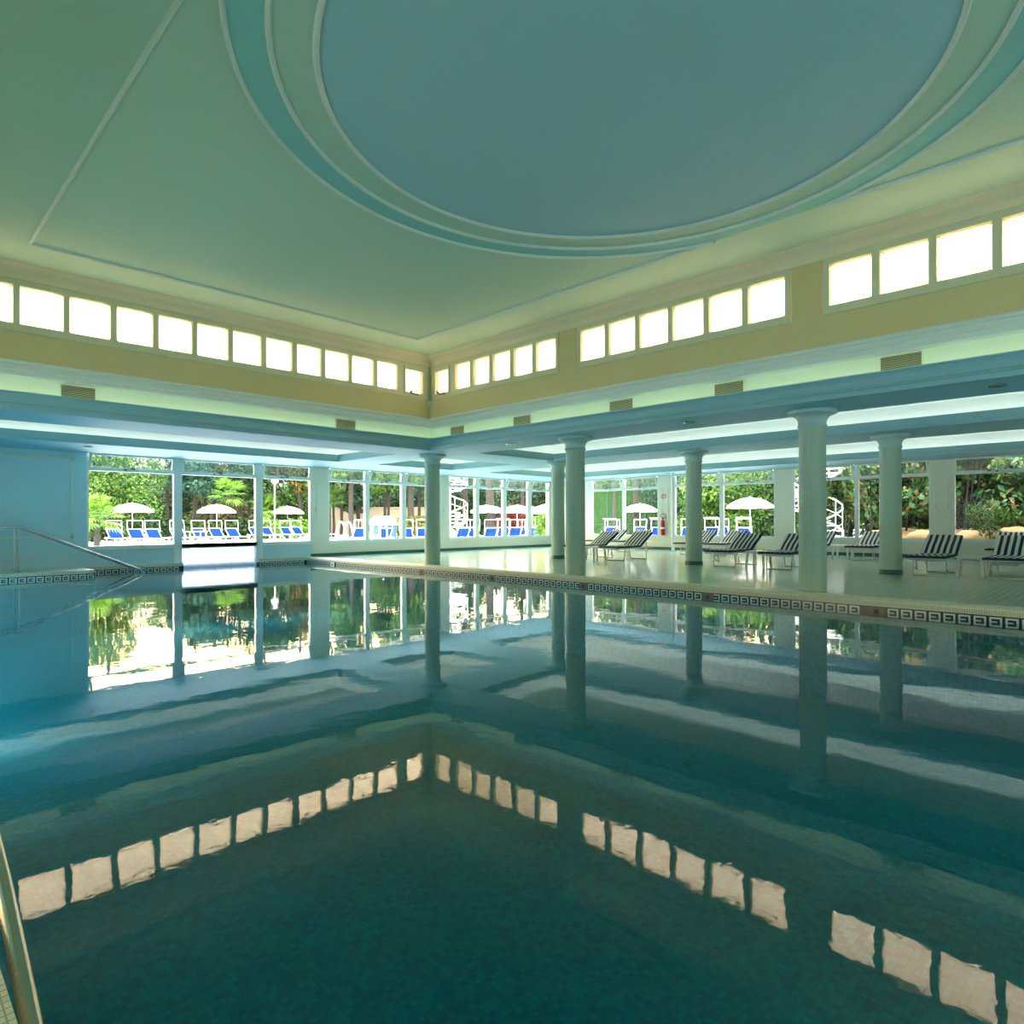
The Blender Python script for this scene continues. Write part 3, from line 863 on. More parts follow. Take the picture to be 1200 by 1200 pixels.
mb = MB(); mb.box(-0.007, -0.07, 0.02, -0.004, -0.03, 0.11); mb.box(-0.007, -0.06, 0.11, -0.004, -0.04, 0.13)
for z in (0.03, 0.06, 0.09): mb.box(-0.007, 0.0, z, -0.004, 0.03, z + 0.02)
mb.box(-0.007, 0.045, 0.02, -0.004, 0.06, 0.13)
mb.build('pictogram', M['white'], t)
tag(t, 'small red and white fire sign on the wall pier above the extinguisher', 'sign')

# ------------------------------------------------------------------ handrails
def rail(name, y, lab):
    t = empty(name, (2.55, y, DK)); mb = MB()
    o = Vector((2.55, y, DK)); Q = lambda x, z: (x - 2.55, 0, z - DK)
    pts = [Q(-0.4, 1.17), Q(2.45, 1.17), Q(2.54, 1.165), Q(2.62, 1.14), Q(4.80, 0.145), Q(4.93, 0.085), Q(5.0, 0.03), Q(5.02, -0.02), Q(4.98, -0.08), Q(4.85, -0.16), Q(4.4, -0.42), Q(4.35, -0.7)]
    mb.tube(pts, 0.021, 10); mb.build('tube_rail', M['steel'], t)
    for x in (2.50, -0.2):
        mb = MB(); mb.tube([Q(x, 0.166), Q(x, 1.165)], 0.013, 10); mb.build('post', M['steel'], t)
        mb = MB(); mb.lathe([(0.045, 0.0), (0.045, 0.012), (0.02, 0.018)], c=(x - 2.55, 0, 0.006), n=16); mb.build('foot_flange', M['steel'], t)
    tag(t, lab, 'handrail', 'steel handrails of the pool steps')
rail('handrail', 17.95, 'steel handrail of the pool steps, on the water side of the platform')
rail('handrail', 18.55, 'steel handrail of the pool steps, running close to the panelled wall')
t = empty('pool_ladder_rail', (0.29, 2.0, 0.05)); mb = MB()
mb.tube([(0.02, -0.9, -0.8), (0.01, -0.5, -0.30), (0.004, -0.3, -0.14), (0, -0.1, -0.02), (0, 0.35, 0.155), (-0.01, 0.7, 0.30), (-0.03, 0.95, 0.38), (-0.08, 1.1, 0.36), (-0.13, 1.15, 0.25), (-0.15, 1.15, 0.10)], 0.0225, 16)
mb.build('rail', M['warmreflect'], t)
mb = MB(); mb.lathe([(0.05, 0.106), (0.05, 0.118), (0.024, 0.125)], c=(-0.15, 1.15, 0), n=16); mb.build('flange', M['warmreflect'], t)
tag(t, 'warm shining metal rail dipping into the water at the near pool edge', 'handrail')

# ------------------------------------------------------------------ striped loungers
def make_lounger():
    t = empty('striped_lounger')
    W = 0.64; hw = W / 2; zb = 0.35; xs_ = 1.17; ang = R(31); bl = 0.72
    ex = xs_ + bl * math.cos(ang); ez = zb + bl * math.sin(ang)
    mb = MB()   # tubular frame
    for s in (-1, 1):
        mb.tube([(0.0, s * (hw - 0.02), zb), (1.80, s * (hw - 0.02), zb)], 0.017, 8)
        mb.tube([(xs_, s * (hw - 0.05), zb + 0.01), (ex, s * (hw - 0.05), ez)], 0.016, 8)
    mb.tube([(0.0, -hw + 0.02, zb), (0.0, hw - 0.02, zb)], 0.017, 8); mb.tube([(1.80, -hw + 0.02, zb), (1.80, hw - 0.02, zb)], 0.017, 8)
    mb.tube([(ex, -hw + 0.05, ez), (ex, hw - 0.05, ez)], 0.016, 8)
    mb.tube([(0.85, -hw + 0.02, zb), (0.85, hw - 0.02, zb)], 0.01, 8)
    mb.build('frame', M['tube'], t)
    for x, sp in ((0.42, -0.06), (1.45, 0.08)):
        mb = MB()
        mb.tube([(x, -hw + 0.04, zb), (x + sp, -hw + 0.05, 0.012), (x + sp, hw - 0.05, 0.012), (x, hw - 0.04, zb)], 0.016, 8); mb.build('leg', M['tube'], t)
    for s in (-1, 1):
        mb = MB(); mb.tube([(0.50, s * (hw - 0.06), zb), (0.62, s * (hw - 0.06), 0.10), (0.44, s * (hw - 0.06), 0.16)], 0.010, 6); mb.build('strut', M['tube'], t)
    for s in (-1, 1):
        mb = MB(); mb.tube([(1.62, s * (hw - 0.08), zb), (1.45, s * (hw - 0.08), zb + 0.17)], 0.010, 6); mb.build('back_support', M['tube'], t)
    mb = MB(); mb.tube([(0.40, -hw + 0.05, 0.30), (0.40, hw - 0.05, 0.30)], 0.009, 6); mb.build('crossbar', M['tube'], t)
    # cushion: thick pad following seat and raised back
    n = 28; mb = MB(); th = 0.05; path = []
    L = xs_ + bl
    for i in range(n + 1):
        s = -0.01 + (L + 0.01) * i / n
        if s < xs_ - 0.06: p = (s, zb + 0.012); a = 0
        elif s > xs_ + 0.06: p = (xs_ + (s - xs_) * math.cos(ang), zb + 0.02 + (s - xs_) * math.sin(ang)); a = ang
        else:
            f = (s - xs_ + 0.06) / 0.12; a = ang * f
            p = (s - 0.002, zb + 0.012 + 0.05 * f * f * 0.7)
        path.append((p, a, s))
    segs = [-1, -0.93, -0.6, -0.2, 0.2, 0.6, 0.93, 1]
    top = []; bot = []
    for (x, z), a, s in path:
        puff = 0.006 * math.sin(s * 14)
        for k, u in enumerate(segs):
            e = 1 - (0.35 if k in (0, len(segs) - 1) else 0)
            hh = th * e + (puff if e == 1 else 0)
            top.append((x - math.sin(a) * hh, u * hw, z + math.cos(a) * hh)); bot.append((x, u * hw, z))
    m = len(segs); ft = []; fb = []; fs = []
    for i in range(n):
        for k in range(m - 1):
            ft.append((i * m + k, i * m + k + 1, (i + 1) * m + k + 1, (i + 1) * m + k))
    o = len(top); vs = top + bot
    mb.add(vs, [f for f in ft], 0, True)
    mb2 = MB()
    side = []
    for i in range(n):
        side.append((i * m, (i + 1) * m, o + (i + 1) * m, o + i * m)); side.append((i * m + m - 1, o + i * m + m - 1, o + (i + 1) * m + m - 1, (i + 1) * m + m - 1))
        for k in range(m - 1): side.append((o + i * m + k, o + (i + 1) * m + k, o + (i + 1) * m + k + 1, o + i * m + k + 1))
    for k in range(m - 1):
        side.append((k, o + k, o + k + 1, k + 1)); e = n * m; side.append((e + k, e + k + 1, o + e + k + 1, o + e + k))
    mb.add(vs, side, 1, False)
    c = mb.build('cushion', [M['stripe'], M['navy']], t)
    return t


proto = make_lounger()
LR = 'near row of striped loungers'; L2 = 'striped loungers along the window wall'
inner_l = [
    (14.42, 3.03, 0, 'striped lounger between the green-based column and the white side table, beside the magnolia pier', LR),
    (14.50, 1.82, 0, 'striped lounger cut by the frame edge, next to the white side table', LR),
    (14.08, 5.83, 2, 'striped lounger partly hidden by the thick poolside column, foot end in view', LR),
    (14.15, 7.17, 0, 'striped lounger fully in view between the two nearer green-based columns', LR),
    (14.45, 10.52, 1, 'striped lounger fully in view beside the second poolside column', LR),
    (14.35, 11.75, -3, 'striped lounger showing its back half past the second poolside column', LR),
    (19.25, 2.46, 0, 'striped lounger seen just behind the one cut by the frame edge', L2),
    (18.95, 5.55, 0, 'striped lounger by the wall, seen beside the green-based column near the stair window', L2),
    (18.95, 6.95, 0, 'striped lounger whose back shows just beyond the thick poolside column', L2),
    (18.62, 9.60, 0, 'striped lounger by the wall, behind the fully visible one in the column bay', L2),
    (18.55, 10.60, 0, 'striped lounger by the wall, crossed by the free-standing green-based column', L2),
    (18.95, 13.42, 0, 'striped lounger by the wall, behind the two below the extinguisher window', L2),
    (18.95, 14.50, 0, 'striped lounger by the wall, mostly hidden by the second poolside column', L2)]
for i, (x, y, a, lab, gr) in enumerate(inner_l):
    o = proto if i == 0 else copy_tree(proto)
    o.location = (x, y, DK); o.rotation_euler = (0, 0, R(a)); tag(o, lab, 'sun lounger', gr)


def side_table():
    t = empty('side_table'); mb = MB(); mb.box(-0.23, -0.23, 0.36, 0.23, 0.23, 0.39); mb.box(-0.21, -0.21, 0.335, 0.21, 0.21, 0.36)
    mb.build('table_top', M['white'], t, bevel=0.008)
    for sx in (-1, 1):
        for sy in (-1, 1):
            mb = MB(); a = Vector((sx * 0.185, sy * 0.185, 0.35)); b = Vector((sx * 0.21, sy * 0.21, 0.0)); mb.bar(a, b, 0.045, 0.045)
            mb.build('leg', M['white'], t)
    return t


pt = side_table()
for i, (x, y, lab) in enumerate(((15.3, 2.42, 'white plastic side table standing between the two loungers by the magnolia windows'),
                                 (14.9, 6.5, 'white plastic side table between the two loungers of the column bay'),
                                 (20.0, 6.25, 'white plastic side table near the wall beside the stair window'),
                                 (14.7, 11.15, 'white plastic side table mostly hidden between the paired loungers'))):
    o = pt if i == 0 else copy_tree(pt)
    o.location = (x, y, DK); tag(o, lab, 'side table', 'white side tables')

# ------------------------------------------------------------------ outside ground
mb = MB()
mb.box(-45, WY + 0.25, 0.0, 90, 100, 0.14); mb.box(WX + 0.25, -40, 0.0, 90, WY + 0.25, 0.14); mb.box(-45, -60, 0.0, BX - 0.25, WY + 0.25, 0.14); mb.box(BX - 0.25, -60, 0, WX + 0.25, BY - 0.25, 0.14)
struct(mb.build('ground_terrace', M['terrace']), 'white sunlit terrace paving')
mb = MB(); v = []
nx, ny = 24, 30
for j in range(ny + 1):
    for i in range(nx + 1):
        x = 22.3 + 7.0 * i / nx; y = -9 + 22.0 * j / ny
        h = 0.15 + 0.75 * min(1, max(0, (x - 22.6) / 1.6)) + 0.12 * math.sin(3 * x + 2 * y) * math.sin(1.7 * y)
        if y > 6.5: h = 0.13
        v.append((x, y, h if i else 0.13))
mb.add(v, [(j * (nx + 1) + i, j * (nx + 1) + i + 1, (j + 1) * (nx + 1) + i + 1, (j + 1) * (nx + 1) + i) for j in range(ny) for i in range(nx)], 0, True)
struct(mb.build('ground_bank', M['soil']), 'earth bank under the magnolia hedge')


# ------------------------------------------------------------------ plants
def leaves_mesh(name, P, D, size, mat, parent, aspect=0.5, seed=0, loc=None):
    """one small bent leaf per point P, oriented by D"""
    g = np.random.default_rng(seed); n = len(P)
    d = D + g.normal(0, 0.55, (n, 3)); d /= np.linalg.norm(d, axis=1)[:, None]
    t = np.cross(d, g.normal(0, 1, (n, 3))); t /= np.linalg.norm(t, axis=1)[:, None]
    b = np.cross(d, t)
    s = size * g.uniform(0.6, 1.3, n)[:, None]
    v = np.empty((n, 4, 3)); v[:, 0] = P - t * s * 0.5; v[:, 2] = P + t * s * 0.5 - d * s * 0.12
    v[:, 1] = P + b * s * aspect * 0.5 + d * s * 0.05; v[:, 3] = P - b * s * aspect * 0.5 + d * s * 0.05
    me = bpy.data.meshes.new(name); me.vertices.add(n * 4); me.vertices.foreach_set('co', v.reshape(-1).astype(np.float32))
    me.loops.add(n * 4); me.loops.foreach_set('vertex_index', np.arange(n * 4, dtype=np.int32))
    me.polygons.add(n); me.polygons.foreach_set('loop_start', np.arange(0, n * 4, 4, dtype=np.int32))
    me.polygons.foreach_set('loop_total', np.full(n, 4, dtype=np.int32))
    me.materials.append(mat); me.update(calc_edges=True); me.validate()
    o = bpy.data.objects.new(name, me); COL.objects.link(o)
    if parent is not None: o.parent = parent
    if loc is not None: o.location = loc
    return o


def blob_points(blobs, n, seed):
    g = np.random.default_rng(seed); vol = np.array([b[3] * b[4] + b[4] * b[5] + b[3] * b[5] for b in blobs]); vol = vol / vol.sum()
    idx = g.choice(len(blobs), n, p=vol); B = np.array(blobs)[idx]
    d = g.normal(0, 1, (n, 3)); d /= np.linalg.norm(d, axis=1)[:, None]
    r = g.uniform(0.72, 1.04, n)[:, None] ** 0.7
    P = B[:, :3] + d * r * B[:, 3:6]
    return P, d


def tree(name, base, h, crown, mat, n, leaf, lab, grp, trunk_r=0.16, seed=0, cat='tree', lean=0.0):
    """crown: list of (dx,dy,z,rx,ry,rz)"""
    t = empty(name, base); g = random.Random(seed); pts = []; k = 8
    for i in range(k + 1):
        f = i / k; pts.append((lean * f * h + g.uniform(-.04, .04) * h * 0.15, g.uniform(-.04, .04) * h * 0.15, -0.05 + f * h))
    mb = MB(); mb.tube(pts, [0.72 * trunk_r * (1.25 - 0.65 * i / k) for i in range(k + 1)], 10)
    for b in crown[:5]:
        z0 = h * 0.6; mb.tube([(lean * z0, 0, z0), (b[0] * 0.6 + lean * z0 * .4, b[1] * 0.6, (z0 + b[2]) / 2 + 0.2), (b[0], b[1], b[2])], [trunk_r * 0.4, trunk_r * 0.25, trunk_r * 0.1], 6)
    mb.build('trunk', M['bark'], t)
    P, D = blob_points(crown, n, seed)
    leaves_mesh('foliage', P, D, leaf, mat, t, 0.55, seed)
    tag(t, lab, cat, grp)
    return t


def rc(g, h, r, k, zlo=0.5, flat=0.6):
    out = []
    for i in range(k):
        a = g.uniform(0, 6.28); q = g.uniform(0, r * 0.75)
        rr = g.uniform(0.35, 0.6) * r
        out.append((q * math.cos(a), q * math.sin(a), h * g.uniform(zlo, 1.0), rr, rr, rr * flat))
    return out


def bush(name, base, blobs, mat, n, leaf, lab, grp=None, cat='bush', seed=0):
    t = empty(name, base); mb = MB(); g = random.Random(seed)
    for b in blobs[:6]:
        mb.tube([(b[0] * 0.7, b[1] * 0.7, -0.03), (b[0], b[1], b[2] * 0.8)], [0.035, 0.012], 6)
    mb.build('stem', M['bark'], t)
    P, D = blob_points(blobs, n, seed); P[:, 2] = np.abs(P[:, 2]) + 0.02
    leaves_mesh('foliage', P, D, leaf, mat, t, 0.5, seed)
    tag(t, lab, cat, grp)
    return t


def palm(name, base, h, r, nf, mat, lab, grp, seed=0, fan=0.5):
    t = empty(name, base); g = random.Random(seed)
    mb = MB(); mb.tube([(0, 0, -0.05), (0.03, 0, h * 0.5), (0, 0.02, h)], [0.13, 0.10, 0.11], 10)
    for i in range(14):
        a = i * 2.4; z = h * (0.35 + 0.62 * i / 14); mb.tube([(0.09 * math.cos(a), 0.09 * math.sin(a), z), (0.17 * math.cos(a), 0.17 * math.sin(a), z + 0.07)], [0.03, 0.01], 5)
    mb.build('trunk', M['bark'], t)
    mb = MB()
    for i in range(nf):
        a = i * 2.39996 + g.uniform(-.2, .2); el = R(g.uniform(-28, 78)); L = r * g.uniform(0.55, 0.85)
        d = Vector((math.cos(a) * math.cos(el), math.sin(a) * math.cos(el), math.sin(el)))
        p0 = Vector((0, 0, h)); p1 = p0 + d * L; mb.tube([p0, p0 + d * L * 0.5 + Vector((0, 0, 0.04)), p1], [0.012, 0.009, 0.006], 4, cap=False)
        side = d.cross(Vector((0, 0, 1))).normalized(); nrm = side.cross(d).normalized()
        for k in range(15):
            th = R(-105 + 15 * k); dd = (d * math.cos(th) + side * math.sin(th)).normalized()
            ln = fan * g.uniform(0.85, 1.1) * (1 - 0.18 * abs(th)); q = dd.cross(nrm) * 0.022 * (fan / 0.5)
            tip = p1 + dd * ln - Vector((0, 0, 1)) * ln * 0.22; mid = p1 + dd * ln * 0.5 + nrm * 0.012
            mb.add([p1, mid + q, tip, mid - q], [(0, 1, 2, 3)])
    mb.build('fronds', mat, t)
    tag(t, lab, 'palm', grp)
    return t


# --- far trees behind the left windows
g = random.Random(3)
GT_ = 'tall trees beyond the terrace'
# (px, depth, trunk radius, height, crown material, label)
trees = [(128, 40, 0.20, 8, 'leafmid', 'bright green leafy tree filling the first garden window pane behind the fan palm'),
         (205, 46, 0.16, 9, 'leafdark', 'slim dark trunk at the first mullion of the garden window'),
         (229, 44, 0.19, 10, 'leafblue', 'straight dark trunk near the start of the swim-through bay'),
         (251, 50, 0.36, 11, 'leafyellow', 'broad rough trunk behind the second umbrella with yellowing leaves'),
         (281, 47, 0.18, 10, 'leafdark', 'dark trunk in the middle bay near its right mullion'),
         (293, 50, 0.16, 10, 'leafmid', 'thin trunk just before the mullion right of the second umbrella'),
         (326, 46, 0.17, 10, 'leafdark', 'dark trunk behind the lamp post and third umbrella'),
         (352, 48, 0.20, 11, 'leafyellow', 'thicker trunk at the edge of the first window, past the third umbrella'),
         (391, 50, 0.12, 9, 'leafmid', 'thin leaning trunk at the start of the second garden window'),
         (401, 53, 0.12, 8, 'leafdark', 'thin dark trunk behind the white ladder arches'),
         (411, 46, 0.22, 12, 'leafmid', 'straight pine trunk in the second garden window, first bay'),
         (420, 52, 0.20, 10, 'leafblue', 'bluish conifer beside the straight pine trunk'),
         (451, 50, 0.15, 10, 'leafmid', 'palm-like thin trunk above the blue kiosk'),
         (481, 47, 0.30, 12, 'leafmid', 'broad dark trunk left of the corner column'),
         (491, 52, 0.16, 11, 'leafblue', 'thin trunk just beside the corner column'),
         (545, 50, 0.26, 12, 'leafdark', 'thick trunk beside the far spiral staircase'),
         (574, 44, 0.36, 13, 'leafdark', 'very broad ivy-free trunk behind the umbrella in the four-bay window'),
         (612, 50, 0.18, 11, 'leafdark', 'dark trunk above the red-leaved bush'),
         (720, 40, 0.11, 11, 'leafmid', 'slender trunk in front of the green netting'),
         (745, 42, 0.24, 12, 'leafmid', 'thicker trunk behind the umbrella of the first two-bay window'),
         (822, 44, 0.16, 10, 'leafblue', 'trunk behind the free-standing green-based column')]
for i, (px, dep, tr, h, mt, lab) in enumerate(trees):
    if 0 < i < 15: h *= 0.76
    cr = rc(g, h, 2.6 if i else 2.9, 7, 0.42 if i else 0.2, 0.62)
    if i == 0: cr = rc(g, 6.2, 2.7, 12, 0.15, 0.9)
    tree('tree', at(px, dep), h, cr, M[mt], 3200 if i else 14000, 0.30 if i else 0.2, lab, GT_, tr, 100 + i)
# undergrowth / hedges beyond the terrace, each a big clipped mass of its own
hedges = [(100, 47, 2.3, 3.4, 'leafbright', 'bright hedge behind the fan palm'), (165, 52, 3.2, 4.2, 'leafdark', 'dark green bush mass behind the first umbrella'),
          (215, 55, 2.6, 4.4, 'leafblue', 'bluish bush mass behind the first mullion'), (262, 56, 3.0, 4.6, 'leafyellow', 'yellow-flecked bush mass in the middle bay'),
          (308, 55, 2.8, 4.2, 'leafyellow', 'yellow-flecked bush mass at the second mullion'), (345, 56, 2.6, 4.3, 'leafmid', 'mid green bush mass behind the third umbrella'),
          (395, 60, 3.0, 4.3, 'leafmid', 'loose bush mass above the beige garden wall'), (440, 60, 3.0, 4.4, 'leafmid', 'loose bush mass above the kiosk roof'),
          (478, 58, 2.8, 4.5, 'leafdark', 'dark bush mass left of the corner column'), (540, 58, 3.0, 4.8, 'leafdark', 'dark bush mass behind the far spiral staircase'),
          (590, 56, 3.2, 4.8, 'leafdark', 'dark bush mass behind the umbrellas of the four-bay window'), (640, 56, 3.0, 4.6, 'leafdark', 'dark bush mass at the end of the four-bay window')]
for i, (px, dep, r, h, mt, lab) in enumerate(hedges):
    gg = random.Random(50 + i)
    bl = [(gg.uniform(-r, r), gg.uniform(-r, r) * 0.6, gg.uniform(0.3, h), gg.uniform(1.0, 1.7), gg.uniform(0.9, 1.4), gg.uniform(0.8, 1.3)) for _ in range(14)]
    bush('garden_bush', at(px, dep), bl, M[mt], 5200, 0.30, lab, 'bushes beyond the terrace', seed=200 + i)
closing = 'dense green trees closing the view beyond the terrace'
for i, (px, dep) in enumerate([(80 + 44 * k, 68 + 3 * (k % 2)) for k in range(14)] + [(700, 60), (745, 58), (790, 52), (835, 48), (880, 46), (925, 44), (965, 42)]):
    gg = random.Random(900 + i); r = 3.2
    bl = [(gg.uniform(-r, r), gg.uniform(-r, r) * 0.5, gg.uniform(0.4, 7.2), gg.uniform(1.2, 1.9), gg.uniform(1.0, 1.5), gg.uniform(1.0, 1.6)) for _ in range(22)]
    tree('dense_tree', at(px, dep), 6.8, bl, M[('leafdark', 'leafblue', 'leafdark', 'leafmid')[i % 4]], 5200, 0.42, closing, closing, 0.25, 950 + i)
# low planting under the trees
for i, (px, dep, mt, lab) in enumerate(((130, 38, 'leafdark', 'low dark shrub behind the first umbrella pole'), (195, 40, 'leafdark', 'low dark shrub by the first mullion'), (240, 42, 'leafmid', 'low green shrub under the second umbrella'),
                                        (290, 43, 'leafdark', 'low dark shrub beside the second mullion'), (335, 44, 'leafbright', 'low bright shrub under the third umbrella'), (486, 44, 'leafyellow', 'low yellowish shrub right of the kiosk'),
                                        (468, 45, 'leafbright', 'low bright shrub against the kiosk'))):
    gg = random.Random(80 + i)
    bl = [(gg.uniform(-1.6, 1.6), gg.uniform(-.6, .6), gg.uniform(0.3, 1.0), gg.uniform(.5, .9), .6, gg.uniform(.4, .7)) for _ in range(8)]
    bush('low_shrub', at(px, dep), bl, M[mt], 1500, 0.26, lab, 'low shrubs beyond the loungers', seed=300 + i)
# bushes behind the right windows
rb = [(705, 52, 3.0, 4.6, 'leafmid'), (755, 50, 3.2, 4.6, 'leafmid'), (800, 44, 2.4, 4.0, 'leafblue'), (832, 40, 2.2, 3.6, 'leafmid'), (866, 39, 2.2, 3.6, 'leafbright'), (900, 37, 2.2, 3.6, 'leafmid'), (940, 36, 2.2, 3.8, 'leafdark')]
rl = ['soft green bush mass behind the netting frame', 'soft green bush mass behind the netting umbrella', 'bluish bush behind the free-standing column', 'leafy bush beside the free-standing column',
      'bright bush behind the large umbrella', 'leafy bush at the pier before the stair window', 'dark bush behind the spiral staircase']
for i, (px, dep, r, h, mt) in enumerate(rb):
    gg = random.Random(70 + i)
    bl = [(gg.uniform(-r, r), gg.uniform(-r, r) * 0.6, gg.uniform(0.3, h), gg.uniform(1.0, 1.6), gg.uniform(0.9, 1.4), gg.uniform(0.8, 1.3)) for _ in range(14)]
    bush('garden_bush', at(px, dep), bl, M[mt], 6000, 0.24, rl[i], 'bushes beyond the right-hand terrace', seed=400 + i)

# palms
palm('fan_palm', at(113, 26), 1.25, 0.85, 52, M['leafbright'], 'bright green fan palm close outside the first garden window pane', None, 1, 0.62)
for i, (px, dep, h, mt, lab) in enumerate(((196, 43, 3.4, 'leafblue', 'bluish tall fan palm at the first mullion'), (268, 42, 2.9, 'leafbright', 'tall fan palm above the second umbrella'),
                                           (240, 45, 3.6, 'leafblue', 'shaded fan palm left of the second umbrella'), (313, 45, 2.0, 'leafbright', 'short fan palm beside the third umbrella'),
                                           (386, 47, 2.6, 'leafmid', 'fan palm at the start of the second garden window'), (455, 49, 4.0, 'leafbright', 'tall fan palm rising over the kiosk'),
                                           (400, 50, 3.0, 'leafmid', 'fan palm behind the ladder arches'))):
    palm('tall_fan_palm', at(px, dep), h, 1.0, 26, M[mt], lab, 'fan palms among the trees', 20 + i, 0.8)

# red bush and yellow-green bush
bl = [(rnd.uniform(-1.2, 1.2), rnd.uniform(-.5, .5), rnd.uniform(.6, 1.9), .7, .6, .5) for _ in range(9)]
bush('red_leaved_bush', at(604, 47), bl, M['leafred'], 2600, 0.2, 'red-leaved bush behind the umbrellas of the four-bay window', None, seed=500)
bl = [(rnd.uniform(-.5, .5), rnd.uniform(-.4, .4), rnd.uniform(.4, 1.3), .35, .35, .25) for _ in range(9)]
bush('feathery_bush', at(634, 30), bl, M['leafbright'], 1500, 0.13, 'feathery yellow-green bush in the last bay of the four-bay window', None, seed=501)

# magnolia hedge close to the right windows: separate shrubs
for i in range(7):
    y = 8.6 - i * 2.0; gg = random.Random(600 + i)
    bl = []
    for k in range(16):
        bl.append((gg.uniform(-0.5, 1.6), gg.uniform(-1.2, 1.2), gg.uniform(0.9, 4.2), gg.uniform(.5, .8), gg.uniform(.5, .8), gg.uniform(.45, .75)))
    lab = ['magnolia shrub right behind the spiral staircase', 'magnolia shrub seen beside the spiral stair railing', 'magnolia shrub behind the stair window mullion', 'magnolia shrub seen beside the green-based column near the loungers',
           'magnolia shrub at the pier before the last window', 'magnolia shrub with a bare trunk in the last window', 'magnolia shrub at the frame edge'][i]
    bush('magnolia_shrub', (24.6 + (1.6 if i == 0 else 0), y, 0.5), bl, M['magnolia'], 7500, 0.24, lab, 'magnolia shrubs outside the windows', seed=700 + i)
for i in range(5):
    gg = random.Random(650 + i)
    bl = [(gg.uniform(-1, 1), gg.uniform(-2, 2), gg.uniform(0.2, 5.0), gg.uniform(1.0, 1.5), gg.uniform(1, 1.5), gg.uniform(.9, 1.2)) for _ in range(14)]
    lab = ['dark hedge filling the gaps behind the spiral stair railing', 'dark hedge filling the gaps behind the stair window mullion', 'dark hedge filling the gaps behind the column by the loungers', 'dark hedge filling the gaps in the last window', 'dark hedge at the frame edge'][i]
    bush('tall_hedge', (29.5, 8.2 - i * 3.2, 0.15), bl, M['leafdark'], 7000, 0.3, lab, 'tall hedge behind the magnolias', seed=790 + i)
mb = MB(); mb.box(26.5, -38, 0.141, 60, 9.5, 0.16); struct(mb.build('ground_lawn', M['lawn']), 'lawn behind the magnolia hedge')
bl = [(rnd.uniform(-.4, .4), rnd.uniform(-.4, .4), rnd.uniform(.4, 1.15), .28, .28, .25) for _ in range(8)]
bush('light_green_shrub', (23.6, 3.25, 0.45), bl, M['leafmid'], 1500, 0.09, 'small light green shrub at the foot of the last window', None, seed=760)
mb = MB(); mb.tube([(0, 0, -0.2), (0.05, 0.02, 0.7), (0.0, 0.1, 1.6)], [0.17, 0.13, 0.1], 10)
o = mb.build('tree_stump_trunk', M['bark'], None, (23.9, 1.75, 0.6)); tag(o, 'bare reddish trunk among the magnolia leaves in the last window', 'tree trunk')
for i, (x, y, s, lab) in enumerate(((23.5, 2.6, 0.42, 'large tan rock at the foot of the last window'), (23.6, 3.75, 0.3, 'tan rock beside the small light green shrub'), (23.6, 5.0, 0.3, 'tan rock below the stair window mullion'), (23.5, 6.2, 0.28, 'tan rock beside the spiral stair foot'))):
    mb = MB(); gg = random.Random(i); prof = []
    n = 14; vs = []; fs = []
    for a in range(7):
        for b in range(n):
            th = math.pi * a / 6; ph = 2 * math.pi * b / n; k = s * (1 + gg.uniform(-.14, .14))
            vs.append((k * 0.8 * math.sin(th) * math.cos(ph), k * 1.5 * math.sin(th) * math.sin(ph), k * 0.8 * math.cos(th)))
    fs = [(a * n + b, a * n + (b + 1) % n, (a + 1) * n + (b + 1) % n, (a + 1) * n + b) for a in range(6) for b in range(n)]
    mb.add(vs, fs, 0, True); o = mb.build('rock', M['rock'], None, (x, y, 0.72)); tag(o, lab, 'rock', 'rocks on the bank')

# trees glimpsed through the clerestory
g = random.Random(9)
tree('roofside_tree', at(28, 24), 9.2, [(q[0], q[1], q[2], q[3] * .8, q[4] * .8, q[5]) for q in rc(g, 9.6, 1.7, 9, 0.72, 0.7)], M['leafbright'], 3000, 0.3, 'green treetop blurred behind the second clerestory pane from the frame edge', 'treetops behind the clerestory', 0.2, 901)
tree('roofside_tree', at(865, 46), 13.0, rc(g, 13.6, 3.6, 12, 0.8, 0.6), M['leafmid'], 5000, 0.4, 'treetop showing low in the middle clerestory bank', 'treetops behind the clerestory', 0.3, 902)

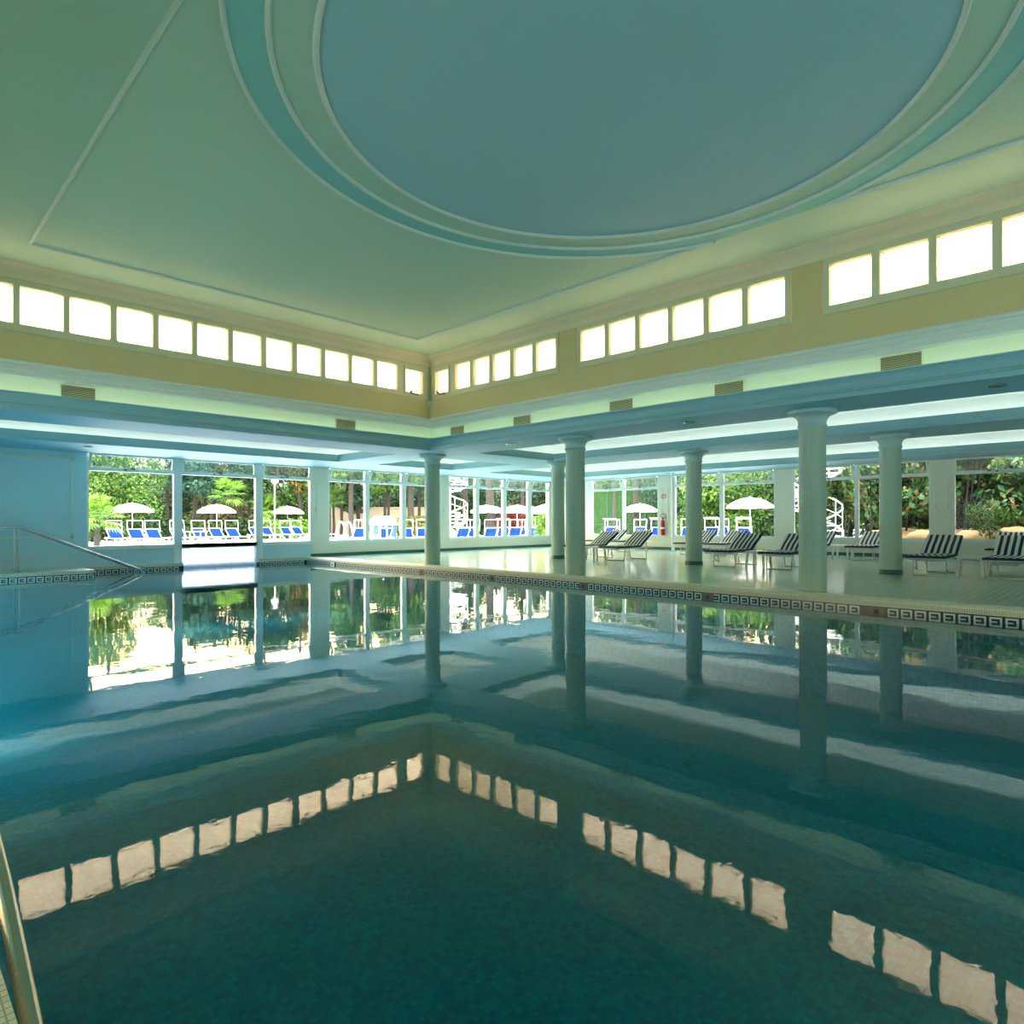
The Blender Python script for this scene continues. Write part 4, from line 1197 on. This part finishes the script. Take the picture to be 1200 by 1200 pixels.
# ------------------------------------------------------------------ umbrellas
def umbrella(rad=1.15, h=2.28):
    t = empty('white_umbrella'); mb = MB(); mb.tube([(0, 0, 0), (0, 0, h)], 0.022, 8); mb.build('pole', M['white'], t)
    mb = MB(); n = 16; rings = [(0.0, h), (0.25, h - 0.035), (0.5, h - 0.11), (0.75, h - 0.23), (1.0, h - 0.42)]
    vs = [(0, 0, h)]
    for f, z in rings[1:]:
        for k in range(n):
            a = 2 * math.pi * k / n; sc = 1 - (0.02 if k % 2 else 0); vs.append((rad * f * sc * math.cos(a), rad * f * sc * math.sin(a), z + (0.015 if k % 2 else 0) * -f))
    for k in range(n):
        a = 2 * math.pi * k / n; vs.append((rad * 1.005 * math.cos(a), rad * 1.005 * math.sin(a), h - 0.54 - (0.02 if k % 2 else 0)))
    fs = [(0, 1 + k, 1 + (k + 1) % n) for k in range(n)]
    for r_ in range(4):
        b = 1 + r_ * n; fs += [(b + k, b + n + k, b + n + (k + 1) % n, b + (k + 1) % n) for k in range(n)]
    mb.add(vs, fs, 0, False); c = mb.build('canopy', M['umb'], t)
    md = c.modifiers.new('solid', 'SOLIDIFY'); md.thickness = 0.006
    for k in range(8):
        mb = MB(); a = math.pi * k / 4; mb.tube([(0.02 * math.cos(a), 0.02 * math.sin(a), h - 0.55), (rad * .5 * math.cos(a), rad * .5 * math.sin(a), h - 0.13)], 0.008, 4); mb.build('rib', M['tube'], c)
    mb = MB(); mb.lathe([(0.0, 0), (0.26, 0), (0.26, 0.05), (0.05, 0.09), (0.03, 0.3)], n=16); mb.build('base', M['white'], t)
    mb = MB(); mb.lathe([(0.03, h), (0.02, h + 0.03), (0.0, h + 0.06)], n=8); mb.build('finial', M['white'], t)
    return t


pu = umbrella()
for i, (px, dep, lab) in enumerate(((155, 38, 'white umbrella behind the fan palm in the first pane'), (254, 41, 'white umbrella in the bay above the swim-through opening'), (337, 46, 'white umbrella in the pane before the first pier'),
                                    (571, 44, 'white umbrella behind the second mullion of the four-bay window'), (606, 45, 'white umbrella above the red-leaved bush'), (643, 42, 'white umbrella behind the feathery bush, cut by the window end'),
                                    (624, 50, 'white umbrella tilted low behind the last mullion of the four-bay window'),
                                    (750, 42, 'white umbrella in front of the green netting beside the extinguisher'), (879, 33.5, 'largest white umbrella, in the bay before the stair window'))):
    o = pu if i == 0 else copy_tree(pu)
    o.location = at(px, dep, 0.14); s = 1.0
    if dep < 35: s = 1.03
    o.scale = (s, s, s); tag(o, lab, 'umbrella', 'white umbrellas on the terrace')

# ------------------------------------------------------------------ blue loungers
def blue_lounger(shade, name='blue_lounger'):
    t = empty(name); W = 0.66; hw = W / 2; zb = 0.36; xs_ = 1.2; ang = R(38); bl = 0.72
    ex = xs_ + bl * math.cos(ang); ez = zb + bl * math.sin(ang)
    mb = MB()
    for s in (-1, 1):
        mb.tube([(0, s * hw, zb), (1.9, s * hw, zb)], 0.022, 6); mb.tube([(xs_, s * (hw - .03), zb), (ex, s * (hw - .03), ez)], 0.02, 6)
    for x in (0, 1.9): mb.tube([(x, -hw, zb), (x, hw, zb)], 0.022, 6)
    mb.tube([(ex, -hw + .03, ez), (ex, hw - .03, ez)], 0.02, 6); mb.build('frame', M['white'], t)
    for x in (0.3, 1.6):
        mb = MB(); mb.tube([(x, -hw, zb), (x, -hw, 0.02), (x, hw, 0.02), (x, hw, zb)], 0.02, 6); mb.build('leg', M['white'], t)
    mb = MB(); mb.box(0.02, -hw + 0.03, zb - 0.005, xs_, hw - 0.03, zb + 0.012); mb.build('seat', M['blue'], t)
    mb = MB(); q = Vector((math.cos(ang), 0, math.sin(ang))); a = Vector((xs_, 0, zb + .01)); mb.bar(a, a + q * bl * 0.94, W - 0.1, 0.014, up=(0, 0, 1)); mb.build('backrest', M['blue'], t)
    mb = MB(); tp = Vector((ex - 0.12, 0, ez + 0.42)); b0 = Vector((xs_ + 0.35, 0, zb + 0.3))
    for s in (-1, 1): mb.tube([b0 + Vector((0, s * (hw + .01), 0)), tp + Vector((0, s * (hw + .01), -0.02)), tp + Vector((0.0, s * (hw + .01), 0))], 0.016, 6)
    mb.tube([tp + Vector((0, -hw - .01, 0)), tp + Vector((0, hw + .01, 0))], 0.02, 6)
    if shade:
        for s in (-1, 1): mb.tube([tp + Vector((0, s * (hw + .01), 0)), tp + Vector((-0.42, s * (hw + .01), 0.06))], 0.014, 6)
        mb.tube([tp + Vector((-.42, -hw, 0.06)), tp + Vector((-.42, hw, 0.06))], 0.014, 6)
    sf = mb.build('shade_frame', M['white'], t)
    if shade:
        mb = MB(); mb.bar(tp + Vector((0.02, 0, 0.012)), tp + Vector((-0.44, 0, 0.075)), W, 0.012, up=(0, 0, 1)); mb.build('shade_canopy', M['blue'] if shade == 1 else M['white'], sf)
    return t


P0, P1, P2 = blue_lounger(0), blue_lounger(1), blue_lounger(2)
used = set()
bls = [  # px, depth, rotation of the foot-to-head axis, kind, label
    (146, 31, 92, 0, 'blue lounger half covered by the fan palm'), (171, 30.5, 91, 0, 'blue lounger just right of the first umbrella pole'), (191, 31, 90, 0, 'blue lounger beside the first mullion, in the first pane'),
    (222, 32, 92, 0, 'blue lounger behind the white terrace table'), (246, 33, 90, 0, 'blue lounger between the terrace table and the second umbrella pole'), (267, 33.5, 91, 0, 'blue lounger right of the second umbrella pole'), (286, 34, 90, 0, 'blue lounger ending the middle bay'),
    (312, 38, 90, 0, 'blue lounger first in the pane of the third umbrella'), (326, 39, 92, 0, 'blue lounger left of the third umbrella pole'), (348, 40, 90, 0, 'blue lounger right of the third umbrella pole'), (361, 41, 90, 0, 'blue lounger at the pier edge past the third umbrella'),
    (391, 41, 95, 0, 'blue lounger left of the first white ladder arch'), (410, 31, 40, 0, 'blue lounger angled in front of the ladder arch'), (423, 33, 50, 0, 'blue lounger angled between the two ladder arches'), (441, 30, 40, 0, 'blue lounger angled in front of the kiosk'),
    (480, 31, 60, 0, 'blue lounger left of the corner column'), (494, 32, 50, 0, 'blue lounger whose foot disappears behind the corner column'),
    (534, 31, 35, 0, 'blue lounger below the far spiral staircase'), (546, 31.5, 35, 0, 'second blue lounger right of the far spiral stair'), (556, 36, 60, 0, 'blue lounger behind the first mullion of the four-bay window'),
    (568, 31, 35, 0, 'blue lounger in front of the umbrella pole, four-bay window'), (584, 33, 35, 1, 'blue lounger with raised blue sunshade in the four-bay window'), (598, 32, 35, 0, 'blue lounger just right of the third bay mullion'),
    (609, 36, 35, 0, 'blue lounger under the umbrella above the red bush'), (618, 31, 35, 0, 'blue lounger left of the last mullion'), (630, 36, 35, 0, 'blue lounger behind the feathery bush'), (640, 34, 35, 0, 'blue lounger at the end of the four-bay window'),
    (706, 34, 20, 1, 'lounger with blue sunshade first in the netting window'), (722, 35, 40, 0, 'blue lounger before the mullion of the netting window'), (742, 34, 20, 0, 'blue lounger left of the netting umbrella pole'), (763, 32, 20, 2, 'lounger with white sunshade beside the extinguisher'),
    (800, 31, 20, 0, 'blue lounger between the white post and the free-standing column'), (829, 30, 20, 2, 'lounger with white sunshade right of the free-standing column'), (852, 33, 35, 0, 'blue lounger just behind the mullion of the big umbrella window'),
    (868, 30, 20, 2, 'lounger with white sunshade under the large umbrella'), (896, 27, 55, 0, 'blue lounger with bare shade frame right of the large umbrella pole')]
for i, (px, dep, rz, kd, lab) in enumerate(bls):
    p = (P0, P1, P2)[kd]
    o = p if kd not in used else copy_tree(p)
    used.add(kd); o.location = at(px, dep, 0.14); o.rotation_euler = (0, 0, R(rz)); tag(o, lab, 'sun lounger', 'blue loungers on the terrace')

t = empty('terrace_table', at(229, 29, 0.14), R(0)); mb = MB(); mb.box(-0.38, -0.38, 0.70, 0.38, 0.38, 0.73); mb.build('table_top', M['white'], t)
for sx in (-1, 1):
    for sy in (-1, 1):
        mb = MB(); mb.box(sx * .34 - .02, sy * .34 - .02, 0, sx * .34 + .02, sy * .34 + .02, .7); mb.build('leg', M['white'], t)
tag(t, 'white square terrace table in the middle bay', 'table')
# white ladder arches
for i, (px, lab) in enumerate(((404, 'white arched ladder rails at the start of the second garden window'), (445, 'white arched ladder rails in front of the blue kiosk'))):
    t = empty('ladder_arch', at(px, 29.5, 0.14), R(30))
    for s in (-1, 1):
        mb = MB(); pts = [(0.42 * math.cos(a) * 1.0, s * 0.18, 0.35 + 0.78 * math.sin(a)) for a in [math.pi * k / 14 for k in range(15)]]
        pts = [(0.46, s * 0.18, 0.0)] + pts + [(-0.46, s * 0.18, 0.0)]
        mb.tube(pts, 0.035, 8); mb.build('arched_rail', M['white'], t)
    mb = MB()
    for z in (0.25, 0.5): mb.box(-0.44, -.18, z, -0.36, .18, z + 0.03)
    mb.build('tread', M['white'], t)
    tag(t, lab, 'pool ladder', 'white ladder arches on the terrace')
# kiosk
t = empty('kiosk', at(449, 40, 0.14), R(20)); mb = MB(); mb.box(-0.55, -0.6, 0, 0.55, 0.6, 0.95); mb.build('body', M['kioskblue'], t)
mb = MB(); mb.add([(-.7, -.7, .95), (.7, -.7, .95), (.7, .7, .95), (-.7, .7, .95), (-.4, -.4, 1.5), (.4, -.4, 1.5), (.4, .4, 1.5), (-.4, .4, 1.5)], [(0, 3, 2, 1), (4, 5, 6, 7), (0, 1, 5, 4), (1, 2, 6, 5), (2, 3, 7, 6), (3, 0, 4, 7)]); mb.build('roof', M['white'], t)
mb = MB(); mb.box(-.3, -.62, .1, .3, -.6, .75); mb.build('door', M['kioskblue'], t)
tag(t, 'small blue kiosk with sloping white roof beyond the ladder arches', 'kiosk')
# beige garden wall
p = at(420, 56); mb = MB(); mb.box(-6, -.15, 0, 6, .15, 2.3); mb.box(-6.1, -.2, 2.3, 6.1, .2, 2.4)
o = mb.build('garden_wall', M['beige'], None, p); o.rotation_euler = (0, 0, YAW - R(90)); struct(o, 'beige rendered garden wall beyond the trees')
# lamp post
t = empty('lamp_post', at(322, 42, 0.14)); mb = MB(); mb.tube([(0, 0, 0), (0, 0, 3.6)], 0.05, 8); mb.build('pole', M['tube'], t)
mb = MB(); mb.lathe([(0.05, 3.6), (0.22, 3.75), (0.25, 3.85), (0.08, 3.95), (0.0, 3.96)], n=14); mb.build('lantern', M['white'], t)
tag(t, 'thin grey lamp post left of the third umbrella', 'lamp post')
# green netting frame
c0 = at(690, 46, 0.14); c1 = at(778, 46, 0.14); d = (c1 - c0); L = d.length
t = empty('netting_frame', c0, math.atan2(d.y, d.x))
for k in range(5):
    mb = MB(); mb.tube([(L * k / 4, 0, 0), (L * k / 4, 0, 3.4)], 0.06, 8); mb.build('post', M['greensteel'], t)
mb = MB(); mb.tube([(0, 0, 3.35), (L, 0, 3.35)], 0.07, 8); mb.tube([(0, 0, 0.9), (L, 0, 0.9)], 0.03, 8); mb.build('top_rail', M['greensteel'], t)
mb = MB(); mb.box(0, -0.01, 0.1, L, 0.0, 3.3); mb.build('netting', M['netting'], t)
tag(t, 'green steel frame hung with green netting in the first two-bay window', 'netting frame')


# ------------------------------------------------------------------ spiral staircases
def spiral(px, dep, rad, h, lab, start=0.0, turn=2.2, steps=20, bal=True, floor=1.0):
    t = empty('spiral_staircase', at(px, dep, 0.14)); mb = MB(); mb.tube([(0, 0, 0), (0, 0, h + 1.0)], 0.07, 12); mb.build('centre_pole', M['white'], t)
    outer = []
    for k in range(steps):
        a0 = start + turn * 2 * math.pi * k / steps; a1 = a0 + turn * 2 * math.pi / steps * 1.12; z = h * (k + 1) / steps
        mb = MB(); m_ = (a0 + a1) / 2
        vs = [(0.05 * math.cos(a0), 0.05 * math.sin(a0)), (rad * math.cos(a0), rad * math.sin(a0)), (rad * 1.01 * math.cos(m_), rad * 1.01 * math.sin(m_)), (rad * math.cos(a1), rad * math.sin(a1)), (0.05 * math.cos(a1), 0.05 * math.sin(a1))]
        mb.add([(x, y, z - 0.05) for x, y in vs] + [(x, y, z) for x, y in vs], [(4, 3, 2, 1, 0), (5, 6, 7, 8, 9)] + [(i, (i + 1) % 5, 5 + (i + 1) % 5, 5 + i) for i in range(5)])
        mb.build('tread', M['white'], t)
        outer.append((rad * math.cos(m_), rad * math.sin(m_), z))
    mb = MB(); mb.tube([(x, y, z + 0.95) for x, y, z in outer], 0.035, 8); mb.tube([(x, y, z + 0.45) for x, y, z in outer], 0.02, 6); mb.tube([(x * 1.01, y * 1.01, z - 0.03) for x, y, z in outer], 0.05, 6); rl_ = mb.build('railing', M['white'], t)
    if bal:
        for x, y, z in outer:
            mb = MB(); mb.tube([(x, y, z - 0.03), (x, y, z + 0.95)], 0.017, 6); mb.build('baluster', M['white'], rl_)
    tag(t, lab, 'spiral staircase')
spiral(955, 24.0, 0.95, 4.2, 'white spiral staircase outside the window, half hidden by the thick poolside column', start=R(200), turn=1.75, steps=22)
spiral(527, 40.0, 1.1, 5.2, 'white spiral staircase far behind the corner column in the four-bay window', start=R(120), turn=2.4, steps=24)
# white post outside the extinguisher window
mb = MB(); mb.tube([(0, 0, 0), (0, 0, 3.4)], 0.06, 10); o = mb.build('awning_post', M['white'], None, at(788.5, 23.4, 0.14)); tag(o, 'white post just outside the extinguisher window bay', 'post')

# ------------------------------------------------------------------ light
sun = bpy.data.lights.new('sun', 'SUN'); sun.energy = 2.0; sun.angle = R(0.6); sun.color = (1, 0.95, 0.86)
so = bpy.data.objects.new('sun', sun); COL.objects.link(so)
dr = Vector((0.30, 0.55, -0.95)).normalized(); so.rotation_euler = dr.to_track_quat('-Z', 'Y').to_euler()

W = bpy.data.worlds.new('sky'); S.world = W; W.use_nodes = True; nt = W.node_tree; nt.nodes.clear()
out = nt.nodes.new('ShaderNodeOutputWorld'); bg = nt.nodes.new('ShaderNodeBackground')
tc = nt.nodes.new('ShaderNodeTexCoord'); sp = nt.nodes.new('ShaderNodeSeparateXYZ'); cr = nt.nodes.new('ShaderNodeValToRGB')
nt.links.new(tc.outputs['Generated'], sp.inputs[0]); nt.links.new(sp.outputs['Z'], cr.inputs[0])
cr.color_ramp.elements[0].position = 0.0; cr.color_ramp.elements[0].color = (0.46, 0.47, 0.46, 1)
cr.color_ramp.elements[1].position = 0.7; cr.color_ramp.elements[1].color = (1.5, 1.75, 2.0, 1)
e_ = cr.color_ramp.elements.new(0.10); e_.color = (0.6, 0.58, 0.52, 1)
e_ = cr.color_ramp.elements.new(0.2); e_.color = (3.3, 2.5, 1.0, 1)
e_ = cr.color_ramp.elements.new(0.45); e_.color = (2.2, 2.05, 1.8, 1)
nt.links.new(cr.outputs[0], bg.inputs[0]); bg.inputs[1].default_value = 5.0
nt.links.new(bg.outputs[0], out.inputs[0])

S.view_settings.view_transform = 'Standard'
S.view_settings.look = 'None'
S.view_settings.exposure = 0.42
S.view_settings.gamma = 1.0
S.view_settings.use_curve_mapping = False
S.cycles.denoising_prefilter = 'ACCURATE'
S.cycles.max_bounces = 10
S.cycles.diffuse_bounces = 5
S.cycles.glossy_bounces = 4
S.cycles.transmission_bounces = 6
S.cycles.transparent_max_bounces = 16
S.cycles.sample_clamp_indirect = 8.0
S.cycles.caustics_reflective = False
S.cycles.caustics_refractive = False
